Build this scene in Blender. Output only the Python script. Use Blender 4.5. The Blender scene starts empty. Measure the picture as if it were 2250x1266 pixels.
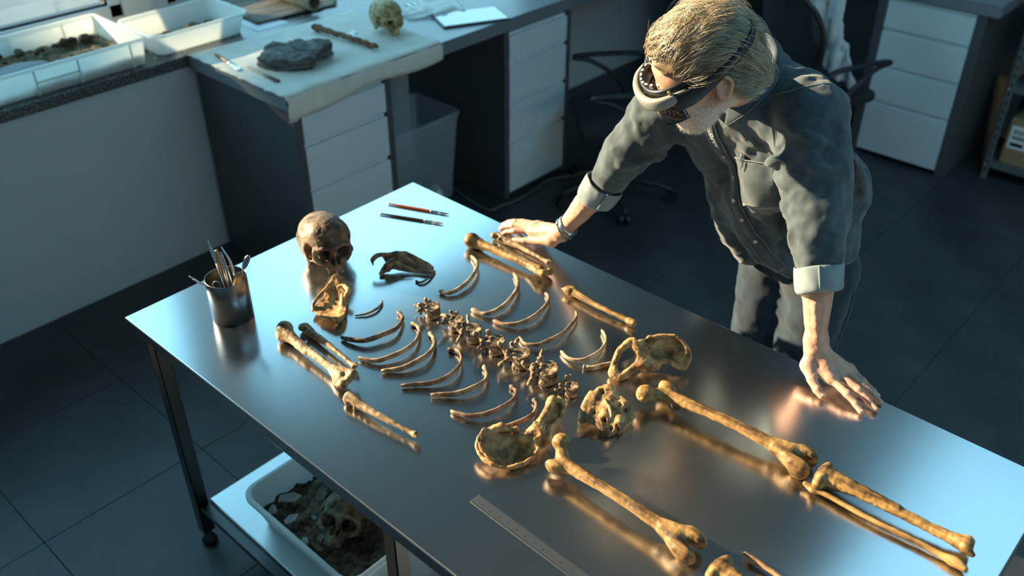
import bpy, bmesh, math, random
import numpy as np
from mathutils import Vector, Matrix

random.seed(7); np.random.seed(7)
SC = bpy.context.scene
COL = SC.collection

# ------------------------------------------------------------------ camera
CAM_LOC = (2.2507, -1.9436, 2.4545)
PITCH, YAW = 0.5981, -0.7400
_f = Vector((math.sin(YAW)*math.cos(PITCH), math.cos(YAW)*math.cos(PITCH), -math.sin(PITCH)))
_r = Vector((math.cos(YAW), -math.sin(YAW), 0)); _u = _r.cross(_f)
cd = bpy.data.cameras.new('camera'); cam = bpy.data.objects.new('camera', cd); COL.objects.link(cam)
cam.matrix_world = Matrix(((_r.x, _u.x, -_f.x, CAM_LOC[0]), (_r.y, _u.y, -_f.y, CAM_LOC[1]), (_r.z, _u.z, -_f.z, CAM_LOC[2]), (0, 0, 0, 1)))
cd.sensor_width = 36; cd.sensor_fit = 'HORIZONTAL'; cd.lens = 2049.65/2250*36
cd.clip_start = .05; cd.clip_end = 60
cd.dof.use_dof = True; cd.dof.focus_distance = 2.25; cd.dof.aperture_fstop = 2.4
SC.camera = cam

# ------------------------------------------------------------------ sky, sun, window portals, exposure
w = bpy.data.worlds.new('sky'); SC.world = w; w.use_nodes = True
nt = w.node_tree; bg = nt.nodes['Background']
tc = nt.nodes.new('ShaderNodeTexCoord'); sx = nt.nodes.new('ShaderNodeSeparateXYZ'); rp = nt.nodes.new('ShaderNodeValToRGB')
nt.links.new(tc.outputs['Generated'], sx.inputs[0]); nt.links.new(sx.outputs['Z'], rp.inputs[0])
rp.color_ramp.elements[0].position = 0.0; rp.color_ramp.elements[0].color = (.34, .62, .74, 1)
rp.color_ramp.elements[1].position = .7; rp.color_ramp.elements[1].color = (.26, .60, .82, 1)
nt.links.new(rp.outputs[0], bg.inputs[0]); bg.inputs[1].default_value = 4.3

SUN_AZ, SUN_EL = math.radians(203), math.radians(19)
sd = bpy.data.lights.new('sun', 'SUN'); sd.energy = 27.0; sd.color = (1.0, .74, .46); sd.angle = math.radians(.9)
sun = bpy.data.objects.new('sun', sd); COL.objects.link(sun)
sdir = Vector((math.cos(SUN_AZ)*math.cos(SUN_EL), math.sin(SUN_AZ)*math.cos(SUN_EL), math.sin(SUN_EL)))
sun.rotation_euler = sdir.to_track_quat('Z', 'Y').to_euler(); sun.location = sdir*8 + Vector((1, -.3, 1))

WIN = [(-3.30, .07), (.30, 3.10)]      # the window openings along the left wall (y ranges)
WX, WZ0, WZ1 = -2.15, 1.02, 3.30
for i, (a, b) in enumerate(WIN):
    ld = bpy.data.lights.new('window_portal', 'AREA'); ld.shape = 'RECTANGLE'; ld.size = b-a; ld.size_y = WZ1-WZ0
    ld.cycles.is_portal = True
    lo = bpy.data.objects.new('window_portal', ld); COL.objects.link(lo)
    lo.location = (WX-.06, (a+b)/2, (WZ0+WZ1)/2); lo.rotation_euler = (0, math.radians(-90), 0)
    lo.rotation_euler = Vector((-1, 0, 0)).to_track_quat('Z', 'Y').to_euler()
    ld.size, ld.size_y = b-a, WZ1-WZ0

SC.view_settings.view_transform = 'Standard'; SC.view_settings.look = 'None'
SC.view_settings.gamma = 1; SC.view_settings.use_curve_mapping = False
SC.view_settings.exposure = 0.1

# ------------------------------------------------------------------ materials
MATS = {}
def mat(name, col, rough=.6, metal=0, bump=0, bscale=60, col2=None, cscale=8, cdet=4, spec=.5, trans=0, alpha=1, stretch=None, sss=0, cpos=(.35, .65), aniso=0, coat=0, sheen=0, bdist=.002):
    if name in MATS: return MATS[name]
    m = bpy.data.materials.new(name); m.use_nodes = True; MATS[name] = m
    n = m.node_tree; L = n.links; b = n.nodes['Principled BSDF']
    b.inputs['Base Color'].default_value = (*col, 1); b.inputs['Roughness'].default_value = rough
    b.inputs['Metallic'].default_value = metal; b.inputs['Specular IOR Level'].default_value = spec
    b.inputs['Transmission Weight'].default_value = trans; b.inputs['Alpha'].default_value = alpha
    b.inputs['Anisotropic'].default_value = aniso; b.inputs['Coat Weight'].default_value = coat
    b.inputs['Sheen Weight'].default_value = sheen
    if sss:
        b.inputs['Subsurface Weight'].default_value = sss; b.inputs['Subsurface Radius'].default_value = (.012, .005, .003); b.inputs['Subsurface Scale'].default_value = 1
    tcn = n.nodes.new('ShaderNodeTexCoord'); mp = n.nodes.new('ShaderNodeMapping'); L.new(tcn.outputs['Object'], mp.inputs[0])
    if stretch: mp.inputs['Scale'].default_value = stretch
    if col2 is not None:
        t = n.nodes.new('ShaderNodeTexNoise'); t.inputs['Scale'].default_value = cscale; t.inputs['Detail'].default_value = cdet
        L.new(mp.outputs[0], t.inputs[0])
        r = n.nodes.new('ShaderNodeValToRGB'); r.color_ramp.elements[0].position = cpos[0]; r.color_ramp.elements[1].position = cpos[1]
        cols = [col] + (list(col2) if isinstance(col2[0], (tuple, list)) else [col2])
        while len(r.color_ramp.elements) < len(cols): r.color_ramp.elements.new(.5)
        for i, c in enumerate(cols):
            e = r.color_ramp.elements[i]; e.position = cpos[0]+(cpos[1]-cpos[0])*i/(len(cols)-1); e.color = (*c, 1)
        L.new(t.outputs[0], r.inputs[0]); L.new(r.outputs[0], b.inputs['Base Color'])
    if bump:
        t = n.nodes.new('ShaderNodeTexNoise'); t.inputs['Scale'].default_value = bscale; t.inputs['Detail'].default_value = 5
        L.new(mp.outputs[0], t.inputs[0])
        bn = n.nodes.new('ShaderNodeBump'); bn.inputs['Strength'].default_value = bump; bn.inputs['Distance'].default_value = bdist
        L.new(t.outputs[0], bn.inputs['Height']); L.new(bn.outputs[0], b.inputs['Normal'])
    return m

# ------------------------------------------------------------------ object helpers
def tag(o, label=None, cat=None, group=None, kind=None):
    if label: o['label'] = label
    if cat: o['category'] = cat
    if group: o['group'] = group
    if kind: o['kind'] = kind
    return o
def link(o, parent=None):
    COL.objects.link(o)
    if parent is not None:
        o.parent = parent
        o.matrix_parent_inverse = WM[parent.name].inverted()
    return o
WM = {}
def root(name, loc, label, cat, group=None, kind=None):
    o = bpy.data.objects.new(name, None); o.empty_display_size = .05; o.location = loc; COL.objects.link(o)
    WM[o.name] = Matrix.Translation(loc); return tag(o, label, cat, group, kind)
def obj(name, me, m=None, parent=None, mw=None, **kw):
    """one mesh object; geometry in world space, or in local space with the matrix mw"""
    o = bpy.data.objects.new(name, me)
    if m is not None:
        if len(me.materials) == 0: me.materials.append(m)
        elif me.materials[0] != m:
            o.material_slots[0].link = 'OBJECT'; o.material_slots[0].material = m
    mw = mw or Matrix.Identity(4)
    COL.objects.link(o)
    if parent is not None:
        o.parent = parent; o.matrix_parent_inverse = WM[parent.name].inverted()
    o.matrix_basis = mw; WM[o.name] = mw.copy()
    return tag(o, **kw)
def struct(name, me, m, parent=None):
    return obj(name, me, m, parent, kind=None if parent else 'structure')
def pymesh(name, v, f, smooth=False):
    me = bpy.data.meshes.new(name); me.from_pydata([tuple(p) for p in v], [], [tuple(q) for q in f])
    if smooth: me.polygons.foreach_set('use_smooth', [True]*len(me.polygons))
    me.update(); return me
def box(name, lo, hi, bev=0.002, seg=1):
    lo, hi = [min(a, b) for a, b in zip(lo, hi)], [max(a, b) for a, b in zip(lo, hi)]
    bm = bmesh.new(); bmesh.ops.create_cube(bm, size=1)
    for v in bm.verts:
        for k in range(3): v.co[k] = (lo[k]+hi[k])/2 + v.co[k]*(hi[k]-lo[k])
    bev = min(bev, .3*min(h-l for l, h in zip(lo, hi)))
    if bev > 0: bmesh.ops.bevel(bm, geom=list(bm.edges), offset=bev, segments=seg, affect='EDGES', profile=.5)
    me = bpy.data.meshes.new(name); bm.to_mesh(me); bm.free(); return me
def add_box(V, F, lo, hi):
    n = len(V)
    for x in (lo[0], hi[0]):
        for y in (lo[1], hi[1]):
            for z in (lo[2], hi[2]): V.append((x, y, z))
    F += [tuple(n+i for i in q) for q in ((0, 1, 3, 2), (4, 6, 7, 5), (0, 4, 5, 1), (2, 3, 7, 6), (0, 2, 6, 4), (1, 5, 7, 3))]
def boxes(name, L):
    V, F = [], []
    for lo, hi in L: add_box(V, F, lo, hi)
    return pymesh(name, V, F)
def smooth_curve(P, n):
    P = np.asarray(P, float); m = len(P)
    if m == 2: 
        t = np.linspace(0, 1, n)[:, None]; return P[0]*(1-t)+P[1]*t
    Q = np.vstack([2*P[0]-P[1], P, 2*P[-1]-P[-2]])
    s = np.linspace(0, m-1, n); i = np.minimum(s.astype(int), m-2); t = (s-i)[:, None]
    a, b, c, d = Q[i], Q[i+1], Q[i+2], Q[i+3]
    return .5*((2*b)+(c-a)*t+(2*a-5*b+4*c-d)*t*t+(3*b-a-3*c+d)*t**3)
def sweep_vf(P, rw, rh=None, sides=8, up=(0, 0, 1), closed=False, n=None, pw=2.0):
    """tube along P (smoothed to n points); rw across, rh along 'up'; radii may be lists"""
    m0 = len(P)
    if n: Pn = smooth_curve(P, n)
    else: Pn = np.asarray(P, float)
    n = len(Pn); q = np.linspace(0, 1, n)
    def rad(r):
        r = np.atleast_1d(np.asarray(r, float)); return np.interp(q, np.linspace(0, 1, len(r)), r) if len(r) > 1 else np.full(n, r[0])
    RW = rad(rw); RH = rad(rw if rh is None else rh)
    T = np.gradient(Pn, axis=0)
    if closed: T = np.roll(Pn, -1, 0)-np.roll(Pn, 1, 0)
    T /= np.linalg.norm(T, axis=1)[:, None]+1e-12
    U = np.asarray(up, float); U = U[None]-T*(T@U)[:, None]
    U /= np.linalg.norm(U, axis=1)[:, None]+1e-9; S = np.cross(T, U)
    a = np.linspace(0, 2*math.pi, sides, endpoint=False)
    ca, sa = np.cos(a), np.sin(a); ca = np.sign(ca)*np.abs(ca)**(2/pw); sa = np.sign(sa)*np.abs(sa)**(2/pw)
    V = (Pn[:, None]+S[:, None]*(ca[None, :, None]*RW[:, None, None])+U[:, None]*(sa[None, :, None]*RH[:, None, None])).reshape(-1, 3)
    F = []
    for i in range(n if closed else n-1):
        for j in range(sides):
            F.append((i*sides+j, i*sides+(j+1) % sides, ((i+1) % n)*sides+(j+1) % sides, ((i+1) % n)*sides+j))
    if not closed: F += [tuple(range(sides))[::-1], tuple((n-1)*sides+j for j in range(sides))]
    return [tuple(p) for p in V], F
def sweep(name, *a, **k):
    v, f = sweep_vf(*a, **k); return pymesh(name, v, f, True)
def merge(name, parts, smooth=True):
    V, F = [], []
    for v, f in parts:
        n = len(V); V += list(v); F += [tuple(i+n for i in q) for q in f]
    return pymesh(name, V, F, smooth)
def lathe_vf(prof, c=(0, 0, 0), sides=32, ax='z'):
    V, F = [], []; n = len(prof)
    for r, z in prof:
        for j in range(sides):
            a = 2*math.pi*j/sides; V.append((c[0]+r*math.cos(a), c[1]+r*math.sin(a), c[2]+z))
    for i in range(n-1):
        for j in range(sides): F.append((i*sides+j, i*sides+(j+1) % sides, (i+1)*sides+(j+1) % sides, (i+1)*sides+j))
    return V, F
def lathe(name, prof, c=(0, 0, 0), sides=32):
    v, f = lathe_vf(prof, c, sides); return pymesh(name, v, f, True)
def frame(o, x, up=(0, 0, 1), s=1.0, roll=0):
    """matrix with local x along x, local z as near to up as can be, rolled about x"""
    x = Vector(x).normalized(); z = Vector(up); z = (z-x*z.dot(x)).normalized(); y = z.cross(x)
    M = Matrix(((x.x, y.x, z.x, 0), (x.y, y.y, z.y, 0), (x.z, y.z, z.z, 0), (0, 0, 0, 1)))
    if isinstance(s, (int, float)): s = (s, s, s)
    return Matrix.Translation(o) @ M @ Matrix.Rotation(roll, 4, 'X') @ Matrix.Diagonal((*s, 1))
def rest(me, M, z):
    """shift M vertically until the mesh just rests on the plane z"""
    n = len(me.vertices); a = np.empty(n*3, np.float32); me.vertices.foreach_get('co', a); a = a.reshape(-1, 3)
    R = np.array(M); zz = a@R[2, :3]+R[2, 3]
    return Matrix.Translation((0, 0, z-float(zz.min()))) @ M
def tagsharp(me, deg=35):
    me.polygons.foreach_set('use_smooth', [True]*len(me.polygons))
    bm = bmesh.new(); bm.from_mesh(me); 
    for e in bm.edges:
        if len(e.link_faces) == 2 and e.calc_face_angle(0) > math.radians(deg): e.smooth = False
    bm.to_mesh(me); bm.free(); return me

# ------------------------------------------------------------------ solid modeller: signed distances on a grid, then surface nets
class Solid:
    def __init__(s, lo, hi, h):
        s.h = h; s.lo = np.array(lo, np.float32)
        s.n = np.ceil((np.array(hi)-np.array(lo))/h).astype(int)+1
        s.ax = [(s.lo[i]+h*np.arange(s.n[i])).astype(np.float32) for i in range(3)]
        s.F = np.full(s.n, 9., np.float32)
    def put(s, fn, lo, hi, k=0., op='add'):
        m = 2*s.h+abs(k)
        sl = []
        for i in range(3):
            a = max(0, int((lo[i]-m-s.lo[i])/s.h)); b = min(s.n[i], int((hi[i]+m-s.lo[i])/s.h)+2)
            if a >= b: return s
            sl.append(slice(a, b))
        x = s.ax[0][sl[0]][:, None, None]; y = s.ax[1][sl[1]][None, :, None]; z = s.ax[2][sl[2]][None, None, :]
        d = fn(x, y, z).astype(np.float32); F = s.F[tuple(sl)]
        if op == 'add':
            if k > 0:
                hh = np.maximum(k-np.abs(F-d), 0)/k; r = np.minimum(F, d)-hh*hh*k*.25
            else: r = np.minimum(F, d)
        else:
            d = -d
            if k > 0:
                hh = np.maximum(k-np.abs(F-d), 0)/k; r = np.maximum(F, d)+hh*hh*k*.25
            else: r = np.maximum(F, d)
        s.F[tuple(sl)] = r
        return s
    def cap(s, a, b, ra, rb=None, k=0., op='add'):
        rb = ra if rb is None else rb
        a = np.array(a, float); b = np.array(b, float); ba = b-a; L = float(ba@ba)+1e-12; R = max(ra, rb)
        def fn(x, y, z):
            px, py, pz = x-a[0], y-a[1], z-a[2]
            t = np.clip((px*ba[0]+py*ba[1]+pz*ba[2])/L, 0, 1)
            return np.sqrt((px-t*ba[0])**2+(py-t*ba[1])**2+(pz-t*ba[2])**2)-(ra+(rb-ra)*t)
        return s.put(fn, np.minimum(a, b)-R, np.maximum(a, b)+R, k, op)
    def sph(s, c, r, k=0., op='add'): return s.cap(c, c, r, r, k, op)
    def tube(s, P, R, k=0., kk=None, n=None, op='add'):
        P = np.asarray(P, float); R = np.asarray(R, float)
        if n:
            R = np.interp(np.linspace(0, 1, n), np.linspace(0, 1, len(R)), R); P = smooth_curve(P, n)
        elif len(R) != len(P): R = np.interp(np.linspace(0, 1, len(P)), np.linspace(0, 1, len(R)), R)
        def fn(x, y, z):
            D = None
            for i in range(len(P)-1):
                a, ba = P[i], P[i+1]-P[i]; L = float(ba@ba)+1e-12
                px, py, pz = x-a[0], y-a[1], z-a[2]
                t = np.clip((px*ba[0]+py*ba[1]+pz*ba[2])/L, 0, 1)
                d = np.sqrt((px-t*ba[0])**2+(py-t*ba[1])**2+(pz-t*ba[2])**2)-(R[i]+(R[i+1]-R[i])*t)
                D = d if D is None else np.minimum(D, d)
            return D
        return s.put(fn, P.min(0)-R.max(), P.max(0)+R.max(), k, op)
    def ell(s, c, r, k=0., op='add', R=None):
        c = np.array(c, float); r = np.array(r, float); m = max(r)
        A = np.eye(3) if R is None else np.array(R)[:3, :3].T      # world to local
        def fn(x, y, z):
            px, py, pz = x-c[0], y-c[1], z-c[2]
            q = [px*A[i, 0]+py*A[i, 1]+pz*A[i, 2] for i in range(3)]
            k0 = np.sqrt(sum((q[i]/r[i])**2 for i in range(3))); k1 = np.sqrt(sum((q[i]/r[i]**2)**2 for i in range(3)))+1e-9
            return k0*(k0-1)/k1
        e = np.abs(A.T)@r if R is not None else r
        return s.put(fn, c-e, c+e, k, op)
    def box(s, c, hf, rd=.002, k=0., op='add', R=None):
        c = np.array(c, float); hf = np.array(hf, float)
        A = np.eye(3) if R is None else np.array(R)[:3, :3].T
        def fn(x, y, z):
            px, py, pz = x-c[0], y-c[1], z-c[2]
            q = [np.abs(px*A[i, 0]+py*A[i, 1]+pz*A[i, 2])-(hf[i]-rd) for i in range(3)]
            return np.sqrt(sum(np.maximum(v, 0)**2 for v in q))+np.minimum(np.maximum(np.maximum(q[0], q[1]), q[2]), 0)-rd
        e = np.abs(A.T)@hf
        return s.put(fn, c-e, c+e, k, op)
    def plate(s, poly, o, ux, uy, th, bend=None, k=0., op='add', rd=.001, zr=.05):
        """polygon (u, v) extruded by +-th along ux x uy, its mid surface lifted by bend(u, v); th may be a function too"""
        o = np.array(o, float); ux = np.array(ux, float)/np.linalg.norm(ux); uy = np.array(uy, float); uy = uy-ux*(uy@ux); uy /= np.linalg.norm(uy); uz = np.cross(ux, uy)
        Pn = np.array(poly, float)
        def fn(x, y, z):
            px, py, pz = x-o[0], y-o[1], z-o[2]
            u = px*ux[0]+py*ux[1]+pz*ux[2]; v = px*uy[0]+py*uy[1]+pz*uy[2]; q = px*uz[0]+py*uz[1]+pz*uz[2]
            d = np.full(np.broadcast(u, v).shape, 9., np.float32); sg = np.ones_like(d)
            for i in range(len(Pn)):
                a, b = Pn[i], Pn[i-1]; e = b-a; wu, wv = u-a[0], v-a[1]
                t = np.clip((wu*e[0]+wv*e[1])/(e@e), 0, 1)
                d = np.minimum(d, (wu-e[0]*t)**2+(wv-e[1]*t)**2)
                c1 = v >= a[1]; c2 = v < b[1]; c3 = e[0]*wv > e[1]*wu
                sg = np.where((c1 & c2 & c3) | (~c1 & ~c2 & ~c3), -sg, sg)
            d2 = np.sqrt(d)*sg
            if bend is not None: q = q-bend(u, v)
            t_ = th(u, v) if callable(th) else th
            q = np.abs(q)-t_+rd; d2 = d2+rd
            return np.sqrt(np.maximum(d2, 0)**2+np.maximum(q, 0)**2)+np.minimum(np.maximum(d2, q), 0)-rd
        C = [o+ux*p[0]+uy*p[1]+uz*t for p in Pn for t in (-zr, zr)]
        return s.put(fn, np.min(C, 0), np.max(C, 0), k, op)
    def noise(s, amp, size, seed=1, aniso=(1, 1, 1)):
        rng = np.random.RandomState(seed); M = []; dims = []
        for i in range(3):
            t = np.arange(s.n[i])*s.h/(size*aniso[i]); m = int(t[-1])+2; dims.append(m)
            j = t.astype(int); f = t-j; f = f*f*(3-2*f); A = np.zeros((s.n[i], m), np.float32)
            A[np.arange(s.n[i]), j] = 1-f; A[np.arange(s.n[i]), np.minimum(j+1, m-1)] += f; M.append(A)
        L = rng.uniform(-1, 1, dims).astype(np.float32)
        N = np.tensordot(M[0], L, (1, 0)); N = np.tensordot(N, M[1], (1, 1)); N = np.tensordot(N, M[2], (1, 1))
        s.F += amp*N
        return s
    def arrays(s):
        F = s.F; I = F < 0
        c = np.zeros(np.array(F.shape)-1, np.int8)
        for dx in (0, 1):
            for dy in (0, 1):
                for dz in (0, 1): c += I[dx:F.shape[0]-1+dx, dy:F.shape[1]-1+dy, dz:F.shape[2]-1+dz]
        act = (c > 0) & (c < 8); idx = np.argwhere(act); m = len(idx)
        cid = np.full(act.shape, -1, np.int32); cid[act] = np.arange(m)
        cs = [(i, j, k) for i in (0, 1) for j in (0, 1) for k in (0, 1)]
        V = np.stack([F[idx[:, 0]+a, idx[:, 1]+b, idx[:, 2]+e] for a, b, e in cs], 1)
        acc = np.zeros((m, 3)); cnt = np.zeros(m)
        for i in range(8):
            for j in range(i+1, 8):
                df = np.abs(np.array(cs[i])-cs[j])
                if df.sum() != 1: continue
                msk = (V[:, i] < 0) != (V[:, j] < 0)
                t = np.where(msk, V[:, i]/(V[:, i]-V[:, j]+1e-20), 0)
                p = np.array(cs[i])[None]+t[:, None]*(np.array(cs[j])-cs[i])[None]
                acc += p*msk[:, None]; cnt += msk
        P = s.lo+s.h*(idx+acc/cnt[:, None])
        Q = []
        for ax in range(3):
            sh = [slice(None)]*3; sh2 = list(sh); sh[ax] = slice(0, -1); sh2[ax] = slice(1, None)
            A, B = I[tuple(sh)], I[tuple(sh2)]; e = np.argwhere(A != B)
            o1, o2 = (ax+1) % 3, (ax+2) % 3
            ok = (e[:, o1] > 0) & (e[:, o2] > 0) & (e[:, o1] < cid.shape[o1]) & (e[:, o2] < cid.shape[o2]); e = e[ok]
            ins = A[e[:, 0], e[:, 1], e[:, 2]]
            def g(d1, d2):
                q = e.copy(); q[:, o1] += d1; q[:, o2] += d2; return cid[q[:, 0], q[:, 1], q[:, 2]]
            q = np.stack([g(-1, -1), g(0, -1), g(0, 0), g(-1, 0)], 1)
            q[~ins] = q[~ins][:, ::-1]; Q.append(q)
        return P, np.vstack(Q)
    def mesh(s, name, relax=0):
        P, Q = s.arrays(); return npmesh(name, P, Q, relax)
def npmesh(name, P, Q, relax=0):
    P = np.asarray(P, np.float64); Q = np.asarray(Q)
    if relax:
        a = Q.ravel(); b = np.roll(Q, -1, 1).ravel(); n = len(P)
        i = np.concatenate([a, b]); j = np.concatenate([b, a]); cnt = np.bincount(i, minlength=n)[:, None]+1e-9
        for r in range(relax):
            f = .5 if r % 2 == 0 else -.51
            A = np.stack([np.bincount(i, P[j, k], n) for k in range(3)], 1)/cnt
            P = P+f*(A-P)
    me = bpy.data.meshes.new(name)
    me.vertices.add(len(P)); me.vertices.foreach_set('co', P.astype(np.float32).ravel())
    me.loops.add(Q.size); me.loops.foreach_set('vertex_index', Q.astype(np.int32).ravel())
    me.polygons.add(len(Q)); me.polygons.foreach_set('loop_start', np.arange(0, Q.size, Q.shape[1], dtype=np.int32)); me.polygons.foreach_set('loop_total', np.full(len(Q), Q.shape[1], np.int32))
    me.polygons.foreach_set('use_smooth', np.ones(len(Q), bool)); me.update(calc_edges=True); me.validate()
    return me
def xf(M, P):
    A = np.array(M); return np.asarray(P)@A[:3, :3].T+A[:3, 3]
ZT = .90


# ================================================================== the room
M_wall = mat('wall_paint', (.48, .54, .57), .7, bump=.15, bscale=180)
M_ceil = mat('ceiling_paint', (.36, .37, .38), .8)
M_dark = mat('dark_laminate', (.072, .075, .083), .42, bump=.1, bscale=300)
M_white = mat('drawer_white', (.58, .67, .71), .4)
M_frame = mat('window_frame_white', (.75, .78, .8), .35)
M_black = mat('black_rubber', (.012, .012, .013), .5)
M_granite = mat('granite', (.03, .032, .034), .25, col2=((.10, .11, .11), (.35, .36, .36)), cscale=160, cdet=2, cpos=(.42, .72))
M_grout = mat('floor_grout', (.02, .021, .023), .8)
M_tile = mat('floor_tile', (.028, .029, .032), .45, col2=(.048, .050, .055), cscale=3.5, cdet=6, bump=.35, bscale=14, bdist=.004)
RX0, RX1, RY0, RY1, RZ = -1.513, 4.3, -3.8, 3.95, 3.45

fl = struct('floor', box('floor', (-2.3, RY0-.1, -.12), (RX1+.1, RY1+.1, -.012), 0), M_grout)
tm = box('tile', (.0008, .0008, -.014), (.5992, .5992, 0), .0012)
k = 0
for i in range(10):
    for j in range(10):
        x = RX0+.6*i; y = RY1-.6*(j+1)
        obj('tile', tm, M_tile, fl, mw=Matrix.Translation((x, y, 0)))
struct('wall_left', boxes('wall_left', [((-2.3, RY0, -.01), (RX0, RY1, .935)), ((-2.3, RY0, WZ1), (RX0, RY1, RZ)), ((-2.3, RY0, .935), (RX0, WIN[0][0], WZ1)), ((-2.3, WIN[-1][1], .935), (RX0, RY1, WZ1))]), M_wall)
struct('wall_back', box('wall_back', (-2.3, RY1, -.01), (RX1, RY1+.1, RZ), 0), M_wall)
struct('wall_right', box('wall_right', (RX1, RY0, -.01), (RX1+.1, RY1, RZ), 0), M_wall)
struct('wall_front', box('wall_front', (-2.3, RY0-.1, -.01), (RX1, RY0, RZ), 0), M_wall)
struct('ceiling', box('ceiling', (-2.4, RY0-.1, RZ), (RX1+.1, RY1+.1, RZ+.1), 0), M_ceil)
struct('trim_1', box('granite_sill', (-2.13, WIN[0][0]+.002, .935), (-1.488, WIN[-1][1]-.002, .985), .005, 2), M_granite)
# windows: frames with panes of glass, wide white posts between them
M_glass = bpy.data.materials.new('window_glass'); M_glass.use_nodes = True
n_ = M_glass.node_tree; n_.nodes.clear(); o_ = n_.nodes.new('ShaderNodeOutputMaterial'); tr = n_.nodes.new('ShaderNodeBsdfTransparent'); gl = n_.nodes.new('ShaderNodeBsdfGlossy'); mx = n_.nodes.new('ShaderNodeMixShader')
tr.inputs[0].default_value = (.93, .97, .97, 1); gl.inputs['Roughness'].default_value = .02
mx.inputs[0].default_value = .05; n_.links.new(tr.outputs[0], mx.inputs[1]); n_.links.new(gl.outputs[0], mx.inputs[2]); n_.links.new(mx.outputs[0], o_.inputs[0])
for i, (a, b) in enumerate(WIN):
    fw = .055
    fo = struct('window_%d' % (i+1), boxes('window', [((WX-.04, a, .935), (WX+.04, b, WZ0+fw)), ((WX-.04, a, WZ1-fw), (WX+.04, b, WZ1)), ((WX-.04, a, WZ0), (WX+.04, a+fw, WZ1)), ((WX-.04, b-fw, WZ0), (WX+.04, b, WZ1))]), M_frame)
    obj('gasket', boxes('gasket', [((WX-.02, a+fw, WZ0+fw), (WX+.02, b-fw, WZ0+fw+.012)), ((WX-.02, a+fw, WZ1-fw-.012), (WX+.02, b-fw, WZ1-fw)), ((WX-.02, a+fw, WZ0+fw), (WX+.02, a+fw+.012, WZ1-fw)), ((WX-.02, b-fw-.012, WZ0+fw), (WX+.02, b-fw, WZ1-fw))]), M_black, fo)
    obj('pane', box('pane', (WX-.004, a+fw, WZ0+fw), (WX+.004, b-fw, WZ1-fw), 0), M_glass, fo)
    if i:
        struct('trim_%d' % (i+1), boxes('window_post', [((WX-.1, WIN[i-1][1], .935), (WX+.06, a, WZ1)), ((WX+.06, (WIN[i-1][1]+a)/2-.03, .986), (WX+.075, (WIN[i-1][1]+a)/2+.03, WZ1))]), M_frame)

# ceiling light: a wide cool panel in a thin frame
lp = root('ceiling_light', (2.25, 1.75, RZ-.09), 'wide cool white light panel under the ceiling', 'ceiling light')
M_led = bpy.data.materials.new('led_diffuser'); M_led.use_nodes = True; e_ = M_led.node_tree.nodes['Principled BSDF']
e_.inputs['Base Color'].default_value = (.8, .8, .8, 1); e_.inputs['Emission Color'].default_value = (.30, .72, 1.0, 1); e_.inputs['Emission Strength'].default_value = 1.8
PX0, PX1, PY0, PY1 = 1.33, 2.80, .95, 3.45
obj('diffuser', box('diffuser', (PX0+.02, PY0+.02, RZ-.085), (PX1-.02, PY1-.02, RZ-.07), 0), M_led, lp)
obj('frame', boxes('frame', [((PX0, PY0, RZ-.09), (PX0+.02, PY1, RZ)), ((PX1-.02, PY0, RZ-.09), (PX1, PY1, RZ)), ((PX0, PY0, RZ-.09), (PX1, PY0+.02, RZ)), ((PX0, PY1-.02, RZ-.09), (PX1, PY1, RZ))]), M_frame, lp)
lq = root('ceiling_light', (3.5, -.1, RZ-.09), 'added cool fill panel, unseen, at the right side of the room', 'ceiling light')  # unseen panel added for cool fill on the drawers and the man
M_fill = M_led.copy(); M_fill.name = 'fill_diffuser'; M_fill.node_tree.nodes['Principled BSDF'].inputs['Emission Strength'].default_value = 4.0
QX0, QX1, QY0, QY1 = 3.0, 4.1, -1.6, 1.4
obj('diffuser', box('diffuser', (QX0+.02, QY0+.02, RZ-.085), (QX1-.02, QY1-.02, RZ-.07), 0), M_fill, lq)
obj('frame', boxes('frame', [((QX0, QY0, RZ-.09), (QX0+.02, QY1, RZ)), ((QX1-.02, QY0, RZ-.09), (QX1, QY1, RZ)), ((QX0, QY0, RZ-.09), (QX1, QY0+.02, RZ)), ((QX0, QY1-.02, RZ-.09), (QX1, QY1, RZ))]), M_frame, lq)
# unseen blockers added across the yard to keep low sun off the farther windows
blocker = root('sun_blocker', (-22, 0, -3), 'pale sun blocker added across the yard, unseen beyond the windows', 'light blocker')
obj('upper_blocker', boxes('upper_blocker', [((-20.3, -8.50, 8.05), (-20, -7.40, 11.5)), ((-20.3, -7.40, 7.87), (-20, -4.3, 11.5))]), mat('blocker_pale', (.6, .6, .58), .8), blocker)  # added, unseen: stops the higher rays, lets low sun onto the sill
obj('side_blocker', box('side_blocker', (-24, -4.3, -3), (-20, -2.0, 11.5), 0), mat('blocker_pale', (.6, .6, .58), .8), blocker)
struct('ground', box('ground', (-60, -60, -3.2), (-2.45, 60, -3.0), 0), mat('yard_paving', (.022, .045, .058), .8, col2=(.035, .07, .085), cscale=.6))
obj('lower_blocker', box('lower_blocker', (-24, -14, -3), (-20, -8.50, 8.28), 0), mat('blocker_pale', (.6, .6, .58), .8), blocker)  # added, unseen: cuts the lowest sun rays from under the table


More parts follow.
